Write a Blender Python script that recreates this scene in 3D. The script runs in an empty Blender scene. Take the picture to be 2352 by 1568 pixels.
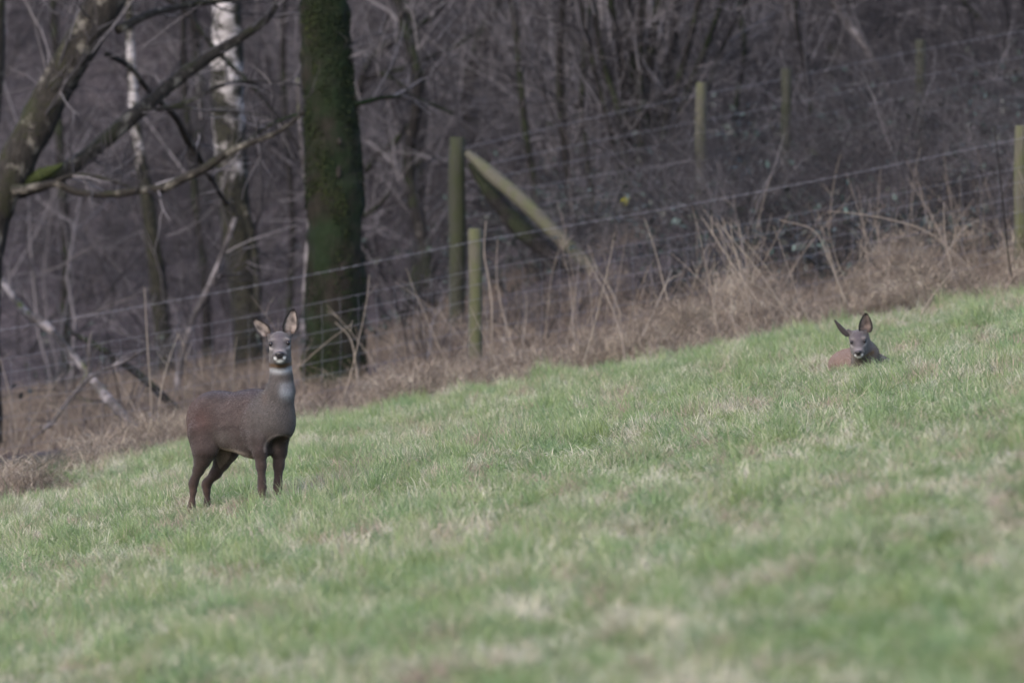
import bpy, math, random
import numpy as np

# ------------------------------------------------------------------ camera, sky, sun, exposure
S = bpy.context.scene
COL = S.collection
FPX = 26133.0            # focal length in pixels of a 2352 px wide picture
YH = 416.0               # row of the level line in that picture
cam_d = bpy.data.cameras.new('camera'); cam = bpy.data.objects.new('camera', cam_d); COL.objects.link(cam)
cam.location = (0, 0, 1.5)
cam.rotation_euler = (math.radians(90) - math.atan((784 - YH) / FPX), 0, 0)
cam_d.sensor_width = 36; cam_d.lens = 400; cam_d.clip_start = 0.5; cam_d.clip_end = 2000
cam_d.dof.use_dof = True; cam_d.dof.focus_distance = 61.6; cam_d.dof.aperture_fstop = 6.0
S.camera = cam

W = bpy.data.worlds.new('World'); S.world = W; W.use_nodes = True
nt = W.node_tree; bg = nt.nodes['Background']
sky = nt.nodes.new('ShaderNodeTexSky'); sky.sky_type = 'NISHITA'; sky.sun_disc = False
sky.sun_elevation = math.radians(38); sky.sun_rotation = math.radians(215)
sky.air_density = 1.0; sky.dust_density = 2.5; sky.ozone_density = 1.0
nt.links.new(sky.outputs[0], bg.inputs[0]); bg.inputs[1].default_value = 0.15
sd = bpy.data.lights.new('sun', 'SUN'); so = bpy.data.objects.new('sun', sd); COL.objects.link(so)
sd.energy = 0.5; sd.angle = math.radians(50); sd.color = (1.0, 0.98, 0.97)
so.rotation_euler = (math.radians(52), 0, math.radians(-35))
S.view_settings.view_transform = 'Standard'; S.view_settings.look = 'None'
S.view_settings.exposure = 1.32; S.view_settings.gamma = 1.0; S.view_settings.use_curve_mapping = False
S.render.engine = 'CYCLES'
S.cycles.use_denoising = True
S.cycles.max_bounces = 5; S.cycles.diffuse_bounces = 3; S.cycles.glossy_bounces = 2
S.cycles.transmission_bounces = 3; S.cycles.transparent_max_bounces = 4

rng = np.random.default_rng(7)
R = random.Random(11)

# ------------------------------------------------------------------ helpers
def tag(o, label=None, cat=None, group=None, kind=None):
    if label: o['label'] = label
    if cat: o['category'] = cat
    if group: o['group'] = group
    if kind: o['kind'] = kind
    return o

def empty(name, loc, label, cat, group=None, rz=0.0):
    o = bpy.data.objects.new(name, None); COL.objects.link(o)
    o.location = loc; o.rotation_euler = (0, 0, rz); o.empty_display_size = 0.2
    return tag(o, label, cat, group)

def mesh_np(name, V, F3=None, F4=None, smooth=True):
    """mesh from numpy arrays of triangles and quads"""
    V = np.asarray(V, np.float32)
    me = bpy.data.meshes.new(name)
    me.vertices.add(len(V)); me.vertices.foreach_set('co', V.ravel())
    loops = []; starts = []; n = 0
    if F3 is not None and len(F3):
        F3 = np.asarray(F3, np.int32); loops.append(F3.ravel()); starts.append(np.arange(len(F3)) * 3); n = len(F3) * 3
    if F4 is not None and len(F4):
        F4 = np.asarray(F4, np.int32); loops.append(F4.ravel()); starts.append(n + np.arange(len(F4)) * 4)
    L = np.concatenate(loops); St = np.concatenate(starts).astype(np.int32)
    me.loops.add(len(L)); me.loops.foreach_set('vertex_index', L.astype(np.int32))
    me.polygons.add(len(St)); me.polygons.foreach_set('loop_start', St)
    if smooth: me.polygons.foreach_set('use_smooth', np.ones(len(St), bool))
    me.update(calc_edges=True); me.validate()
    return me

def fattr(me, name, arr):
    a = me.attributes.new(name, 'FLOAT', 'POINT'); a.data.foreach_set('value', np.asarray(arr, np.float32))
def cattr(me, name, arr):
    a = me.attributes.new(name, 'FLOAT_COLOR', 'POINT')
    c = np.ones((len(arr), 4), np.float32); c[:, :3] = arr; a.data.foreach_set('color', c.ravel())

def obj(name, me, mat, parent=None, loc=None):
    o = bpy.data.objects.new(name, me); COL.objects.link(o)
    if mat is not None and not me.materials: me.materials.append(mat)
    if parent is not None: o.parent = parent
    if loc is not None: o.location = loc
    return o

def hash2(ix, iy, s):
    h = (ix.astype(np.int64) * 374761393 + iy.astype(np.int64) * 668265263 + s * 974634777) & 0xffffffff
    h = ((h ^ (h >> 13)) * 1274126177) & 0xffffffff
    return ((h ^ (h >> 16)) & 0xffffff) / float(0xffffff)
def vnoise(x, y, s=0):
    x = np.asarray(x, float); y = np.asarray(y, float)
    ix = np.floor(x); iy = np.floor(y); fx = x - ix; fy = y - iy
    fx = fx * fx * (3 - 2 * fx); fy = fy * fy * (3 - 2 * fy)
    a = hash2(ix, iy, s); b = hash2(ix + 1, iy, s); c = hash2(ix, iy + 1, s); d = hash2(ix + 1, iy + 1, s)
    return (a * (1 - fx) + b * fx) * (1 - fy) + (c * (1 - fx) + d * fx) * fy
def sstep(a, b, x):
    t = np.clip((x - a) / (b - a), 0, 1); return t * t * (3 - 2 * t)

def ground(x, y):
    x = np.asarray(x, float); y = np.asarray(y, float)
    z = 0.174 * np.clip(x, -60, 60)
    # tussocky undulation of the pasture
    z = z + 0.05 * (vnoise(x / 2.1, y / 5.0, 1) - .5) + 0.035 * (vnoise(x / 0.55, y / 1.6, 2) - .5)
    # bank on the right behind the pasture fence
    z = z + sstep(87, 101, y) * (0.16 + 0.72 * sstep(-1.6, 2.0, x))
    # wooded hillside
    s = np.clip(y - 112, 0, None)
    z = z + s * 0.24 * sstep(0, 40, s) + 1.0 * sstep(110, 130, y) * (vnoise(x / 9, y / 11, 5) - .5)
    return z
def g1(x, y): return float(ground(np.array([x]), np.array([y]))[0])

def at(px, py, D):
    """the point at distance D that shows at (px, py) of the 2352 px wide photograph"""
    return ((px - 1176) / FPX * D, D, 1.5 + (YH - py) / FPX * D)

class MB:
    """collects tubes and boxes, then builds one mesh"""
    def __init__(s): s.V = []; s.F = []; s.n = 0; s.T = []
    def tube(s, pts, rad, sides=6, rough=0.0, cap=True, tone=None):
        P = np.asarray(pts, float); m = len(P); rad = np.broadcast_to(np.asarray(rad, float), (m,))
        T = np.gradient(P, axis=0); T /= np.maximum(np.linalg.norm(T, axis=1, keepdims=True), 1e-9)
        up = np.array([0.0, 1.0, 0.0]) if abs(T[:, 1]).mean() < 0.8 else np.array([1.0, 0, 0])
        A = np.cross(T, up); A /= np.maximum(np.linalg.norm(A, axis=1, keepdims=True), 1e-9)
        B = np.cross(T, A)
        th = np.linspace(0, 2 * math.pi, sides, endpoint=False)
        rr = rad[:, None] * (1 + rough * (rng.random((m, sides)) - .5) * 2)
        V = P[:, None] + A[:, None] * (np.cos(th)[None, :, None] * rr[..., None]) + B[:, None] * (np.sin(th)[None, :, None] * rr[..., None])
        s.V.append(V.reshape(-1, 3)); b = s.n
        i = np.arange(m - 1)[:, None] * sides; j = np.arange(sides)[None]; j2 = (j + 1) % sides
        s.F.append((np.stack([i + j, i + j2, i + sides + j2, i + sides + j], -1).reshape(-1, 4) + b))
        s.n += m * sides
        s.T.append(np.full(m * sides, R.random() if tone is None else tone))
        if cap and sides >= 4:
            for e, ring in ((0, 0), (1, (m - 1) * sides)):
                c = P[0] if e == 0 else P[-1]
                s.V.append(c[None]); s.T.append(np.array([s.T[-1][0]]))
                jj = np.arange(sides); k2 = (jj + 1) % sides
                f = np.stack([ring + b + jj, ring + b + k2, np.full(sides, s.n), np.full(sides, s.n)], -1)
                s.F.append(f if e else f[:, [1, 0, 2, 3]]); s.n += 1
    def arrays(s):
        V = np.concatenate(s.V); F = np.concatenate(s.F); tri = F[:, 2] == F[:, 3]
        return V, F[tri][:, :3], F[~tri], np.concatenate(s.T)
    def mesh(s, name, smooth=True):
        V, F3, F4, T = s.arrays(); me = mesh_np(name, V, F3, F4, smooth); fattr(me, 'tone', T); return me
    def build(s, name, mat, parent=None, smooth=True): return obj(name, s.mesh(name, smooth), mat, parent)

def sphere_mesh(name, r, nu=16, nv=10, sc=(1, 1, 1)):
    V = [(0, 0, r * sc[2])]; F3 = []; F4 = []
    for j in range(1, nv):
        for i in range(nu): a = math.pi * j / nv; b = 2 * math.pi * i / nu; V.append((r * math.sin(a) * math.cos(b) * sc[0], r * math.sin(a) * math.sin(b) * sc[1], r * math.cos(a) * sc[2]))
    V.append((0, 0, -r * sc[2])); e = len(V) - 1
    for i in range(nu):
        F3.append((0, 1 + i, 1 + (i + 1) % nu)); F3.append((e, 1 + (nv - 2) * nu + (i + 1) % nu, 1 + (nv - 2) * nu + i))
        for j in range(nv - 2): a = 1 + j * nu; F4.append((a + i, a + nu + i, a + nu + (i + 1) % nu, a + (i + 1) % nu))
    return mesh_np(name, V, F3, F4)

def ball(r, sc): return sphere_mesh('scar', r, 12, 8, sc)

def catmull(P, R_, n=5):
    P = np.asarray(P, float); R_ = np.asarray(R_, float)
    Q = np.vstack([2 * P[0] - P[1], P, 2 * P[-1] - P[-2]]); q = np.concatenate([[R_[0]], R_, [R_[-1]]])
    out = []; ro = []
    for i in range(1, len(Q) - 2):
        for k in range(n):
            t = k / n; t2 = t * t; t3 = t2 * t
            out.append(.5 * ((2 * Q[i]) + (-Q[i - 1] + Q[i + 1]) * t + (2 * Q[i - 1] - 5 * Q[i] + 4 * Q[i + 1] - Q[i + 2]) * t2 + (-Q[i - 1] + 3 * Q[i] - 3 * Q[i + 1] + Q[i + 2]) * t3))
            ro.append(q[i] * (1 - t) + q[i + 1] * t)
    out.append(Q[-2]); ro.append(q[-2])
    return np.array(out), np.array(ro)

# ------------------------------------------------------------------ materials
class NM:
    def __init__(s, name):
        s.m = bpy.data.materials.new(name); s.m.use_nodes = True; s.t = s.m.node_tree
        s.b = s.t.nodes['Principled BSDF']; s.b.inputs['Roughness'].default_value = 0.9
        s.b.inputs['Specular IOR Level'].default_value = 0.2
    def n(s, typ, **kw):
        x = s.t.nodes.new(typ)
        for k, v in kw.items():
            if k.startswith('i_'): x.inputs[k[2:].replace('_', ' ')].default_value = v
            else: setattr(x, k, v)
        return x
    def l(s, a, b): s.t.links.new(a, b)
    def attr(s, name, out='Fac'): return s.n('ShaderNodeAttribute', attribute_name=name).outputs[out]
    def pos(s, scale=(1, 1, 1), local=False):
        src = s.n('ShaderNodeTexCoord').outputs['Object'] if local else s.n('ShaderNodeNewGeometry').outputs['Position']
        mp = s.n('ShaderNodeMapping'); mp.inputs['Scale'].default_value = scale; s.l(src, mp.inputs['Vector']); return mp.outputs[0]
    def noise(s, vec, scale, detail=3, rough=.6):
        x = s.n('ShaderNodeTexNoise'); x.inputs['Scale'].default_value = scale; x.inputs['Detail'].default_value = detail
        x.inputs['Roughness'].default_value = rough; s.l(vec, x.inputs['Vector']); return x.outputs['Fac']
    def ramp(s, fac, stops):
        r = s.n('ShaderNodeValToRGB'); e = r.color_ramp.elements
        while len(e) > 1: e.remove(e[-1])
        e[0].position, e[0].color = stops[0][0], (*stops[0][1], 1)
        for p, c in stops[1:]:
            q = e.new(p); q.color = (*c, 1)
        s.l(fac, r.inputs[0]); return r.outputs[0]
    def math(s, op, a, b=None, clamp=False):
        x = s.n('ShaderNodeMath', operation=op); x.use_clamp = clamp
        for i, v in enumerate((a, b)):
            if v is None: continue
            if isinstance(v, (int, float)): x.inputs[i].default_value = v
            else: s.l(v, x.inputs[i])
        return x.outputs[0]
    def mix(s, fac, a, b, blend='MIX'):
        x = s.n('ShaderNodeMix', data_type='RGBA', blend_type=blend)
        for k, v in ((0, fac), (6, a), (7, b)):
            if isinstance(v, (int, float)): x.inputs[k].default_value = v
            elif isinstance(v, tuple): x.inputs[k].default_value = (*v, 1)
            else: s.l(v, x.inputs[k])
        return x.outputs[2]
    def rng(s, v, a, b, c=0., d=1.):
        x = s.n('ShaderNodeMapRange'); s.l(v, x.inputs[0])
        for i, q in enumerate((a, b, c, d)): x.inputs[i + 1].default_value = q
        return x.outputs[0]
    def bump(s, h, strength=.5, dist=.02):
        x = s.n('ShaderNodeBump'); x.inputs['Strength'].default_value = strength; x.inputs['Distance'].default_value = dist
        s.l(h, x.inputs['Height']); s.l(x.outputs[0], s.b.inputs['Normal'])
    def col(s, c):
        if isinstance(c, tuple): s.b.inputs['Base Color'].default_value = (*c, 1)
        else: s.l(c, s.b.inputs['Base Color'])
        return s.m
    def leafy(s, c, amount=.3):
        tr = s.n('ShaderNodeBsdfTranslucent'); df = s.b
        s.l(c, df.inputs['Base Color']); s.l(c, tr.inputs[0])
        mx = s.n('ShaderNodeMixShader'); mx.inputs[0].default_value = amount
        s.l(df.outputs[0], mx.inputs[1]); s.l(tr.outputs[0], mx.inputs[2])
        s.l(mx.outputs[0], s.t.nodes['Material Output'].inputs[0]); return s.m

def patchiness(m):
    """where the pasture is dry: broad and small patches over the ground"""
    a = m.noise(m.pos((1.3, .45, 0)), 1.0, 3, .55); b = m.noise(m.pos((6.5, 2.2, 0)), 1.0, 4, .7)
    return m.math('ADD', m.math('MULTIPLY', a, .45), m.math('MULTIPLY', b, .55))

def mat_grass():
    m = NM('grass_blade'); tone = m.attr('tone'); tip = m.attr('tip')
    p = patchiness(m)
    f = m.math('ADD', m.math('MULTIPLY', m.rng(p, .43, .60), .66), m.math('MULTIPLY', tone, .52))
    f = m.math('ADD', f, m.math('MULTIPLY', tip, .22))
    hue = m.noise(m.pos((2.3, .8, 0)), 1.3, 2)
    g = m.mix(m.rng(hue, .35, .65), (.088, .182, .056), (.150, .205, .044))
    g2 = m.mix(tip, g, m.mix(.4, g, (.45, .50, .32)))
    s_ = m.mix(tone, (.27, .27, .17), (.60, .55, .43))
    s_ = m.mix(m.rng(m.noise(m.pos((1.5, .5, 0)), 1.7, 3), .50, .60), s_, (.36, .265, .215))
    c = m.mix(m.rng(f, .56, .83), g2, s_)
    m.b.inputs['Roughness'].default_value = .55; m.b.inputs['Specular IOR Level'].default_value = .35
    return m.leafy(c, .35)
def mat_turf():
    m = NM('turf'); p = patchiness(m); m.b.inputs['Specular IOR Level'].default_value = 0.; m.b.inputs['Roughness'].default_value = 1.
    field = m.mix(m.rng(p, .4, .62), (.045, .085, .03), (.12, .11, .06))
    lit = m.noise(m.pos(), 3.1, 5, .7)
    wood = m.ramp(lit, [(.3, (.027, .024, .027)), (.5, (.064, .055, .060)), (.7, (.11, .092, .095))])
    sep = m.n('ShaderNodeSeparateXYZ'); m.l(m.n('ShaderNodeNewGeometry').outputs['Position'], sep.inputs[0])
    c = m.mix(m.rng(sep.outputs[1], 82, 90), field, wood)
    m.bump(lit, .6, .1); return m.col(c)
def mat_tone(name, stops, leaf=0, rough=.9, spec=.2):
    m = NM(name); f_ = m.attr('tone')
    if name == 'dead_grass': f_ = m.math('ADD', m.math('MULTIPLY', f_, .72), m.rng(m.noise(m.pos((1.6, .8, 2.5)), 2.0, 4, .65), .35, .68, -.12, .42))
    c = m.ramp(f_, stops); m.b.inputs['Roughness'].default_value = rough
    m.b.inputs['Specular IOR Level'].default_value = spec
    return m.leafy(c, leaf) if leaf else m.col(c)
def mat_bark(name, base, light, moss, moss_lo, moss_hi, scale=9., lich=(.62, .72)):
    m = NM(name); v = m.pos(); n1 = m.noise(m.pos((1, 1, .35)), scale * 2.2, 5, .7); n2 = m.noise(v, scale * .5, 4, .6)
    c = m.ramp(n1, [(.3, tuple(x * .35 for x in base)), (.55, base), (.75, tuple(x * 1.5 for x in base))])
    c = m.mix(m.rng(n2, lich[0], lich[1]), c, light)
    mo = m.mix(m.noise(v, 25, 3), tuple(x * .55 for x in moss), tuple(x * 1.5 for x in moss))
    nm = m.noise(v, scale * .28, 4, .65)
    up = m.n('ShaderNodeSeparateXYZ'); m.l(m.n('ShaderNodeNewGeometry').outputs['Normal'], up.inputs[0])
    mk = m.math('ADD', nm, m.math('MULTIPLY', up.outputs[2], .10))
    c = m.mix(m.rng(mk, moss_lo, moss_hi), c, mo)
    m.bump(m.math('ADD', n1, m.math('MULTIPLY', nm, 1.)), .9, .04); return m.col(c)
def mat_birch():
    m = NM('birch_bark'); v = m.pos()
    band = m.noise(m.pos((1.2, 1.2, 6)), 3.2, 5, .75); pat = m.noise(m.pos((1, 1, .8)), 3.6, 4, .6)
    sep = m.n('ShaderNodeSeparateXYZ'); m.l(v, sep.inputs[0])
    c = m.ramp(band, [(.36, (.03, .026, .024)), (.44, (.17, .155, .15)), (.62, (.46, .43, .445))])
    low = m.rng(sep.outputs[2], 2.2, .9)          # the foot of the trunk is dark and mossy
    dark = m.math('ADD', pat, m.math('MULTIPLY', low, .26))
    moss = m.ramp(m.noise(v, 14, 4), [(.35, (.009, .009, .008)), (.6, (.026, .025, .018))])
    c = m.mix(m.rng(dark, .475, .56), c, moss)
    m.bump(band, .5, .02); return m.col(c)
def mat_post(name, c1, c2, c3):
    m = NM(name); g = m.noise(m.pos((1, 1, .06)), 60, 4, .7); p = m.noise(m.pos((1, 1, .5)), 7, 3)
    c = m.mix(g, c1, c2); c = m.mix(m.rng(p, .45, .65), c, c3); m.bump(g, .6, .01); return m.col(c)

M = {
 'grass': mat_grass(), 'turf': mat_turf(),
 'dead': mat_tone('dead_grass', [(0, (.065, .050, .043)), (.4, (.19, .146, .118)), (.75, (.35, .285, .22)), (1, (.58, .51, .40))], .25, .7),
 'stalk': mat_tone('dry_stalk', [(0, (.10, .08, .07)), (.5, (.20, .165, .14)), (1, (.33, .28, .23))], 0, .7),
 'twig': mat_tone('bare_twig', [(0, (.013, .012, .014)), (.45, (.038, .035, .039)), (.75, (.092, .083, .090)), (1, (.23, .21, .22))]),
 'bramble': mat_tone('bramble_leaf', [(0, (.022, .02, .022)), (.5, (.035, .038, .036)), (.8, (.06, .062, .058)), (.94, (.06, .085, .075)), (1, (.09, .13, .12))], .2, .5, .3),
 'mossy': mat_bark('mossy_bark', (.022, .019, .015), (.07, .065, .045), (.010, .018, .007), .40, .60, 9, (.70, .80)),
 'oak': mat_bark('lichened_bark', (.030, .026, .023), (.16, .145, .125), (.026, .027, .014), .54, .68, 13, (.54, .66)),
 'dark': mat_bark('dark_bark', (.016, .014, .014), (.060, .055, .053), (.018, .022, .012), .5, .6, 9, (.62, .7)),
 'pale': mat_bark('pale_dead_wood', (.085, .075, .076), (.21, .19, .20), (.07, .08, .03), .62, .7, 10, (.5, .6)),
 'birch': mat_birch(),
 'post': mat_post('weathered_post', (.042, .039, .031), (.120, .112, .086), (.072, .076, .040)),
 'strainer': mat_post('dark_post', (.022, .023, .018), (.050, .051, .037), (.032, .037, .019)),  # same wood pattern in darker tones than the weathered posts
 'wire': NM('galvanised_wire').col((.17, .17, .205)),
}

# ------------------------------------------------------------------ the ground
ys = np.concatenate([np.arange(0, 24, 2.), np.arange(24, 112, .45), np.arange(112, 200, 2.), np.arange(200, 420, 8.)])
xs = np.concatenate([-np.geomspace(14, 150, 24)[::-1], np.arange(-13.6, 13.7, .2), np.geomspace(14, 150, 24)])
GX, GY = np.meshgrid(xs, ys); GZ = ground(GX, GY)
nx, ny = len(xs), len(ys); ii = (np.arange(ny - 1)[:, None] * nx + np.arange(nx - 1)[None]).ravel()
gme = mesh_np('pasture_ground', np.stack([GX, GY, GZ], -1).reshape(-1, 3), None, np.stack([ii, ii + 1, ii + nx + 1, ii + nx], -1))
tag(obj('ground', gme, M['turf']), kind='structure')

# ------------------------------------------------------------------ scattering
def scatter(name, variants, mat, P, rot, scale, idx, label, cat=None):
    """one stuff object: points that carry instances of the variant meshes"""
    me = bpy.data.meshes.new(name); me.vertices.add(len(P)); me.vertices.foreach_set('co', np.asarray(P, np.float32).ravel())
    a = me.attributes.new('rot', 'FLOAT_VECTOR', 'POINT'); a.data.foreach_set('vector', np.asarray(rot, np.float32).ravel())
    a = me.attributes.new('sc', 'FLOAT_VECTOR', 'POINT'); a.data.foreach_set('vector', np.asarray(scale, np.float32).ravel())
    a = me.attributes.new('vi', 'INT', 'POINT'); a.data.foreach_set('value', np.asarray(idx, np.int32))
    o = bpy.data.objects.new(name, me); COL.objects.link(o); me.materials.append(mat)
    ng = bpy.data.node_groups.new(name, 'GeometryNodeTree')
    ng.interface.new_socket('Geometry', in_out='INPUT', socket_type='NodeSocketGeometry')
    ng.interface.new_socket('Geometry', in_out='OUTPUT', socket_type='NodeSocketGeometry')
    N = ng.nodes; gi = N.new('NodeGroupInput'); go = N.new('NodeGroupOutput')
    join = N.new('GeometryNodeJoinGeometry')
    for v in variants:
        vo = bpy.data.objects.new(name + '_piece', v); v.materials.append(mat)
        oi = N.new('GeometryNodeObjectInfo'); oi.inputs['Object'].default_value = vo; oi.inputs['As Instance'].default_value = True
        ng.links.new(oi.outputs['Geometry'], join.inputs[0])
    ip = N.new('GeometryNodeInstanceOnPoints'); ip.inputs['Pick Instance'].default_value = True
    def na(nm, t):
        x = N.new('GeometryNodeInputNamedAttribute'); x.data_type = t; x.inputs['Name'].default_value = nm
        return x.outputs['Attribute']
    ng.links.new(gi.outputs[0], ip.inputs['Points']); ng.links.new(join.outputs[0], ip.inputs['Instance'])
    ng.links.new(na('vi', 'INT'), ip.inputs['Instance Index'])
    ng.links.new(na('rot', 'FLOAT_VECTOR'), ip.inputs['Rotation']); ng.links.new(na('sc', 'FLOAT_VECTOR'), ip.inputs['Scale'])
    ng.links.new(ip.outputs[0], go.inputs[0])
    md = o.modifiers.new('scatter', 'NODES'); md.node_group = ng
    return tag(o, label, cat, kind='stuff')

def tuft(nb, spread, h0, h1, w, lean, curl, segs=3, seed=0, lo=0., hi=1., broken=0.):
    """blades as tapered bent strips"""
    r = np.random.default_rng(seed); V = []; F3 = []; F4 = []; T = []; TP = []; n = 0
    for b in range(nb):
        a = r.random() * 2 * math.pi; q = spread * math.sqrt(r.random())
        base = np.array([q * math.cos(a), q * math.sin(a), -.015])
        d = r.random() * 2 * math.pi; ln = lean * (.3 + r.random()); h = h0 + (h1 - h0) * r.random() ** 1.5; c = curl * r.random()
        fl = r.random() * 2 * math.pi; side = np.array([math.cos(fl), math.sin(fl), 0]) * w * (.6 + .8 * r.random())
        tone = lo + (hi - lo) * r.random(); pts = []
        th = ln
        p = base.copy(); brk = r.random() < broken
        for k in range(segs + 1):
            pts.append(p.copy()); st = h / segs
            p = p + st * np.array([math.sin(th) * math.cos(d), math.sin(th) * math.sin(d), math.cos(th)])
            th += c / segs * 2 * (k + 1) / segs + (1.1 if brk and k == segs // 2 else 0)
        for k in range(segs):
            ww = side * (1 - (k / segs) ** 1.5 * .8) * .5
            V += [pts[k] - ww, pts[k] + ww]; T += [tone, tone]; TP += [k / segs] * 2
        V.append(pts[segs]); T.append(tone); TP.append(1.)
        for k in range(segs - 1): F4.append((n + 2 * k, n + 2 * k + 1, n + 2 * k + 3, n + 2 * k + 2))
        e = n + 2 * (segs - 1); F3.append((e, e + 1, e + 2)); n += 2 * segs + 1
    me = mesh_np('tuft', V, F3, F4); fattr(me, 'tone', T); fattr(me, 'tip', TP); return me

def strip_pts(n, y0, y1, pad=2.4, bias=0.0):
    y = y0 + (y1 - y0) * rng.random(n); half = .045 * y + pad
    hm = .045 * y1 + pad; keep = rng.random(n) < half / hm; y = y[keep]
    x = (rng.random(len(y)) * 2 - 1) * (.045 * y + pad); return x, y

def verge_edge(x):
    return 82.2 - 2.6 * sstep(-1.0, -2.1, x) - 8. * sstep(-2.2, -3.25, x) + 2.2 * (vnoise(x / 1.1, x * 0, 9) - .5) + 1.2 * (vnoise(x / .35, x * 0, 10) - .5)
# pasture grass
NT = 56000
x, y = strip_pts(NT, 24, 83.5)
edge = verge_edge(x); k = y < edge + 1.2 * (rng.random(len(x)) - .3); x, y = x[k], y[k]
hh = .32 + .60 * vnoise(x / .9, y / 2.6, 21) + .75 * vnoise(x / .28, y / .8, 22) * vnoise(x / .5, y / 1.5, 23) * 1.6 + .3 * (rng.random(len(x)) - .5)
tall = vnoise(x / .35, y / .9, 33) > .86; hh = hh + tall * .35
hh = hh * (1 - .55 * np.exp(-((x + 1.42) / .42) ** 2 - ((y - 59.7) / 1.3) ** 2)) * (1 - .6 * np.exp(-((x - 2.03) / .45) ** 2 - ((y - 66.3) / 1.2) ** 2)); z = ground(x, y)
P = np.stack([x, y, z], -1)
rot = np.stack([(rng.random(len(x)) - .5) * .6, .14 + (rng.random(len(x)) - .5) * .6, rng.random(len(x)) * 6.283], -1)
gv = [tuft(46, .13, .04, .125, .0042, .75, 1.6, 3, 100 + i, broken=.12) for i in range(7)] + \
     [tuft(34, .10, .07, .17, .0038, .9, 2.0, 4, 120 + i, .35, 1., broken=.25) for i in range(3)]
gv += [tuft(150, .075, .08, .19, .0045, .75, 1.6, 4, 140, 0., .15), tuft(150, .10, .07, .17, .0042, 1.0, 2.2, 4, 141, .75, 1., broken=.4), tuft(120, .12, .06, .15, .0042, .9, 2.0, 4, 142, .0, .2)]
vi = np.where(rng.random(len(x)) < .78, rng.integers(0, 7, len(x)), rng.integers(7, 10, len(x)))
cl = (rng.random(len(x)) < .026) & (vnoise(x / 1.2, y / 3., 35) > .45); vi = np.where(cl, rng.integers(10, 13, len(x)), vi)
scatter('pasture_grass', gv, M['grass'], P, rot, np.stack([np.full(len(x), 1.0)] * 2 + [hh], -1), vi,
        'short pale green winter pasture grass mixed with straw coloured blades', 'grass')

# rough dead grass along the fence foot
x, y = strip_pts(15000, 67.5, 92.5, 2.6)
dens = vnoise(x / .8, y / 1.2, 41)
ve = verge_edge(x); k = (dens > .28 + .16 * sstep(-2.6, -2.0, x) * sstep(0., -.6, x)) & (y > ve - .8 * rng.random(len(x))) & (y < ve + 7.5 + 2 * rng.random(len(x))); x, y, ve = x[k], y[k], ve[k]
rise = .55 + .5 * rng.random(len(x))
mound = .52 * vnoise(x / .6, y / 2.6, 43) ** 1.7 * (.55 + .6 * sstep(-.5, 3., x) + .2 * sstep(-2.6, -3.1, x)) * sstep(-.4, 2.2, y - ve)
P = np.stack([x, y, ground(x, y) - .02 + mound * rng.random(len(x)) ** .5], -1)
rot = np.stack([(rng.random(len(x)) - .5) * .5, (rng.random(len(x)) - .5) * .5, rng.random(len(x)) * 6.283], -1)
dv = [tuft(80, .20, .08, .34, .0048, 1.5, 2.6, 5, 200 + i, 0, 1., broken=.45) for i in range(6)]
scatter('dead_grass_verge', dv, M['dead'], P, rot, np.stack([np.full(len(x), 1.)] * 2 + [rise], -1), rng.integers(0, 6, len(x)),
        'matted brown dead grass in a rough strip along the foot of the fence', 'dead grass')
# thin dead grass farther in
x, y = strip_pts(6000, 90, 112, 3)
k = vnoise(x / 1.5, y / 2, 47) > .3; x, y = x[k], y[k]
P = np.stack([x, y, ground(x, y) - .02], -1)
rot = np.stack([(rng.random(len(x)) - .5) * .6, (rng.random(len(x)) - .5) * .6, rng.random(len(x)) * 6.283], -1)
scatter('woodland_litter', [tuft(40, .2, .1, .35, .006, .8, 2.4, 4, 230 + i, 0, .6) for i in range(3)], M['dead'], P, rot,
        np.ones((len(x), 3)), rng.integers(0, 3, len(x)), 'sparse brown dead grass on the woodland floor behind the fence', 'dead grass')

# dry stalks standing in the verge
def stalk_mesh(h, seed, tone=None):
    r = np.random.default_rng(seed); mb = MB(); n = 6; d = r.random() * 6.28; ln = r.random() * .45
    pts = [np.array([0, 0, 0.])]; th = ln * .4
    for k in range(n):
        th += ln / n * 1.5 + (r.random() - .5) * .12
        pts.append(pts[-1] + h / n * np.array([math.sin(th) * math.cos(d), math.sin(th) * math.sin(d), math.cos(th)]))
    mb.tube(pts, np.linspace(.0040, .0013, n + 1), 4, cap=False, tone=tone)
    for k in range(2, n):
        if r.random() < .6:
            a = r.random() * 6.28; e = pts[k] + h * .14 * np.array([math.cos(a) * .6, math.sin(a) * .6, .8]); mb.tube([pts[k], (pts[k] + e) / 2 + [0, 0, .01], e], [.002, .0016, .001], 3, cap=False, tone=tone)
    return mb.mesh('stalk')
x, y = strip_pts(430, 83, 92, 2.4)
k = (x > -4.6) & (rng.random(len(x)) < .25 + .75 * sstep(-1.5, 2.5, x)); x, y = x[k], y[k]
scatter('dry_stalks', [stalk_mesh(.75, 300 + i) for i in range(8)], M['stalk'], np.stack([x, y, ground(x, y)], -1),
        np.stack([(rng.random(len(x)) - .5) * 1.1, (rng.random(len(x)) - .5) * 1.1, rng.random(len(x)) * 6.28], -1),
        np.repeat((.6 + .9 * rng.random(len(x)))[:, None], 3, 1), rng.integers(0, 8, len(x)),
        'thin pale dry weed stalks standing in the brown verge along the fence', 'stalks')

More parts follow.
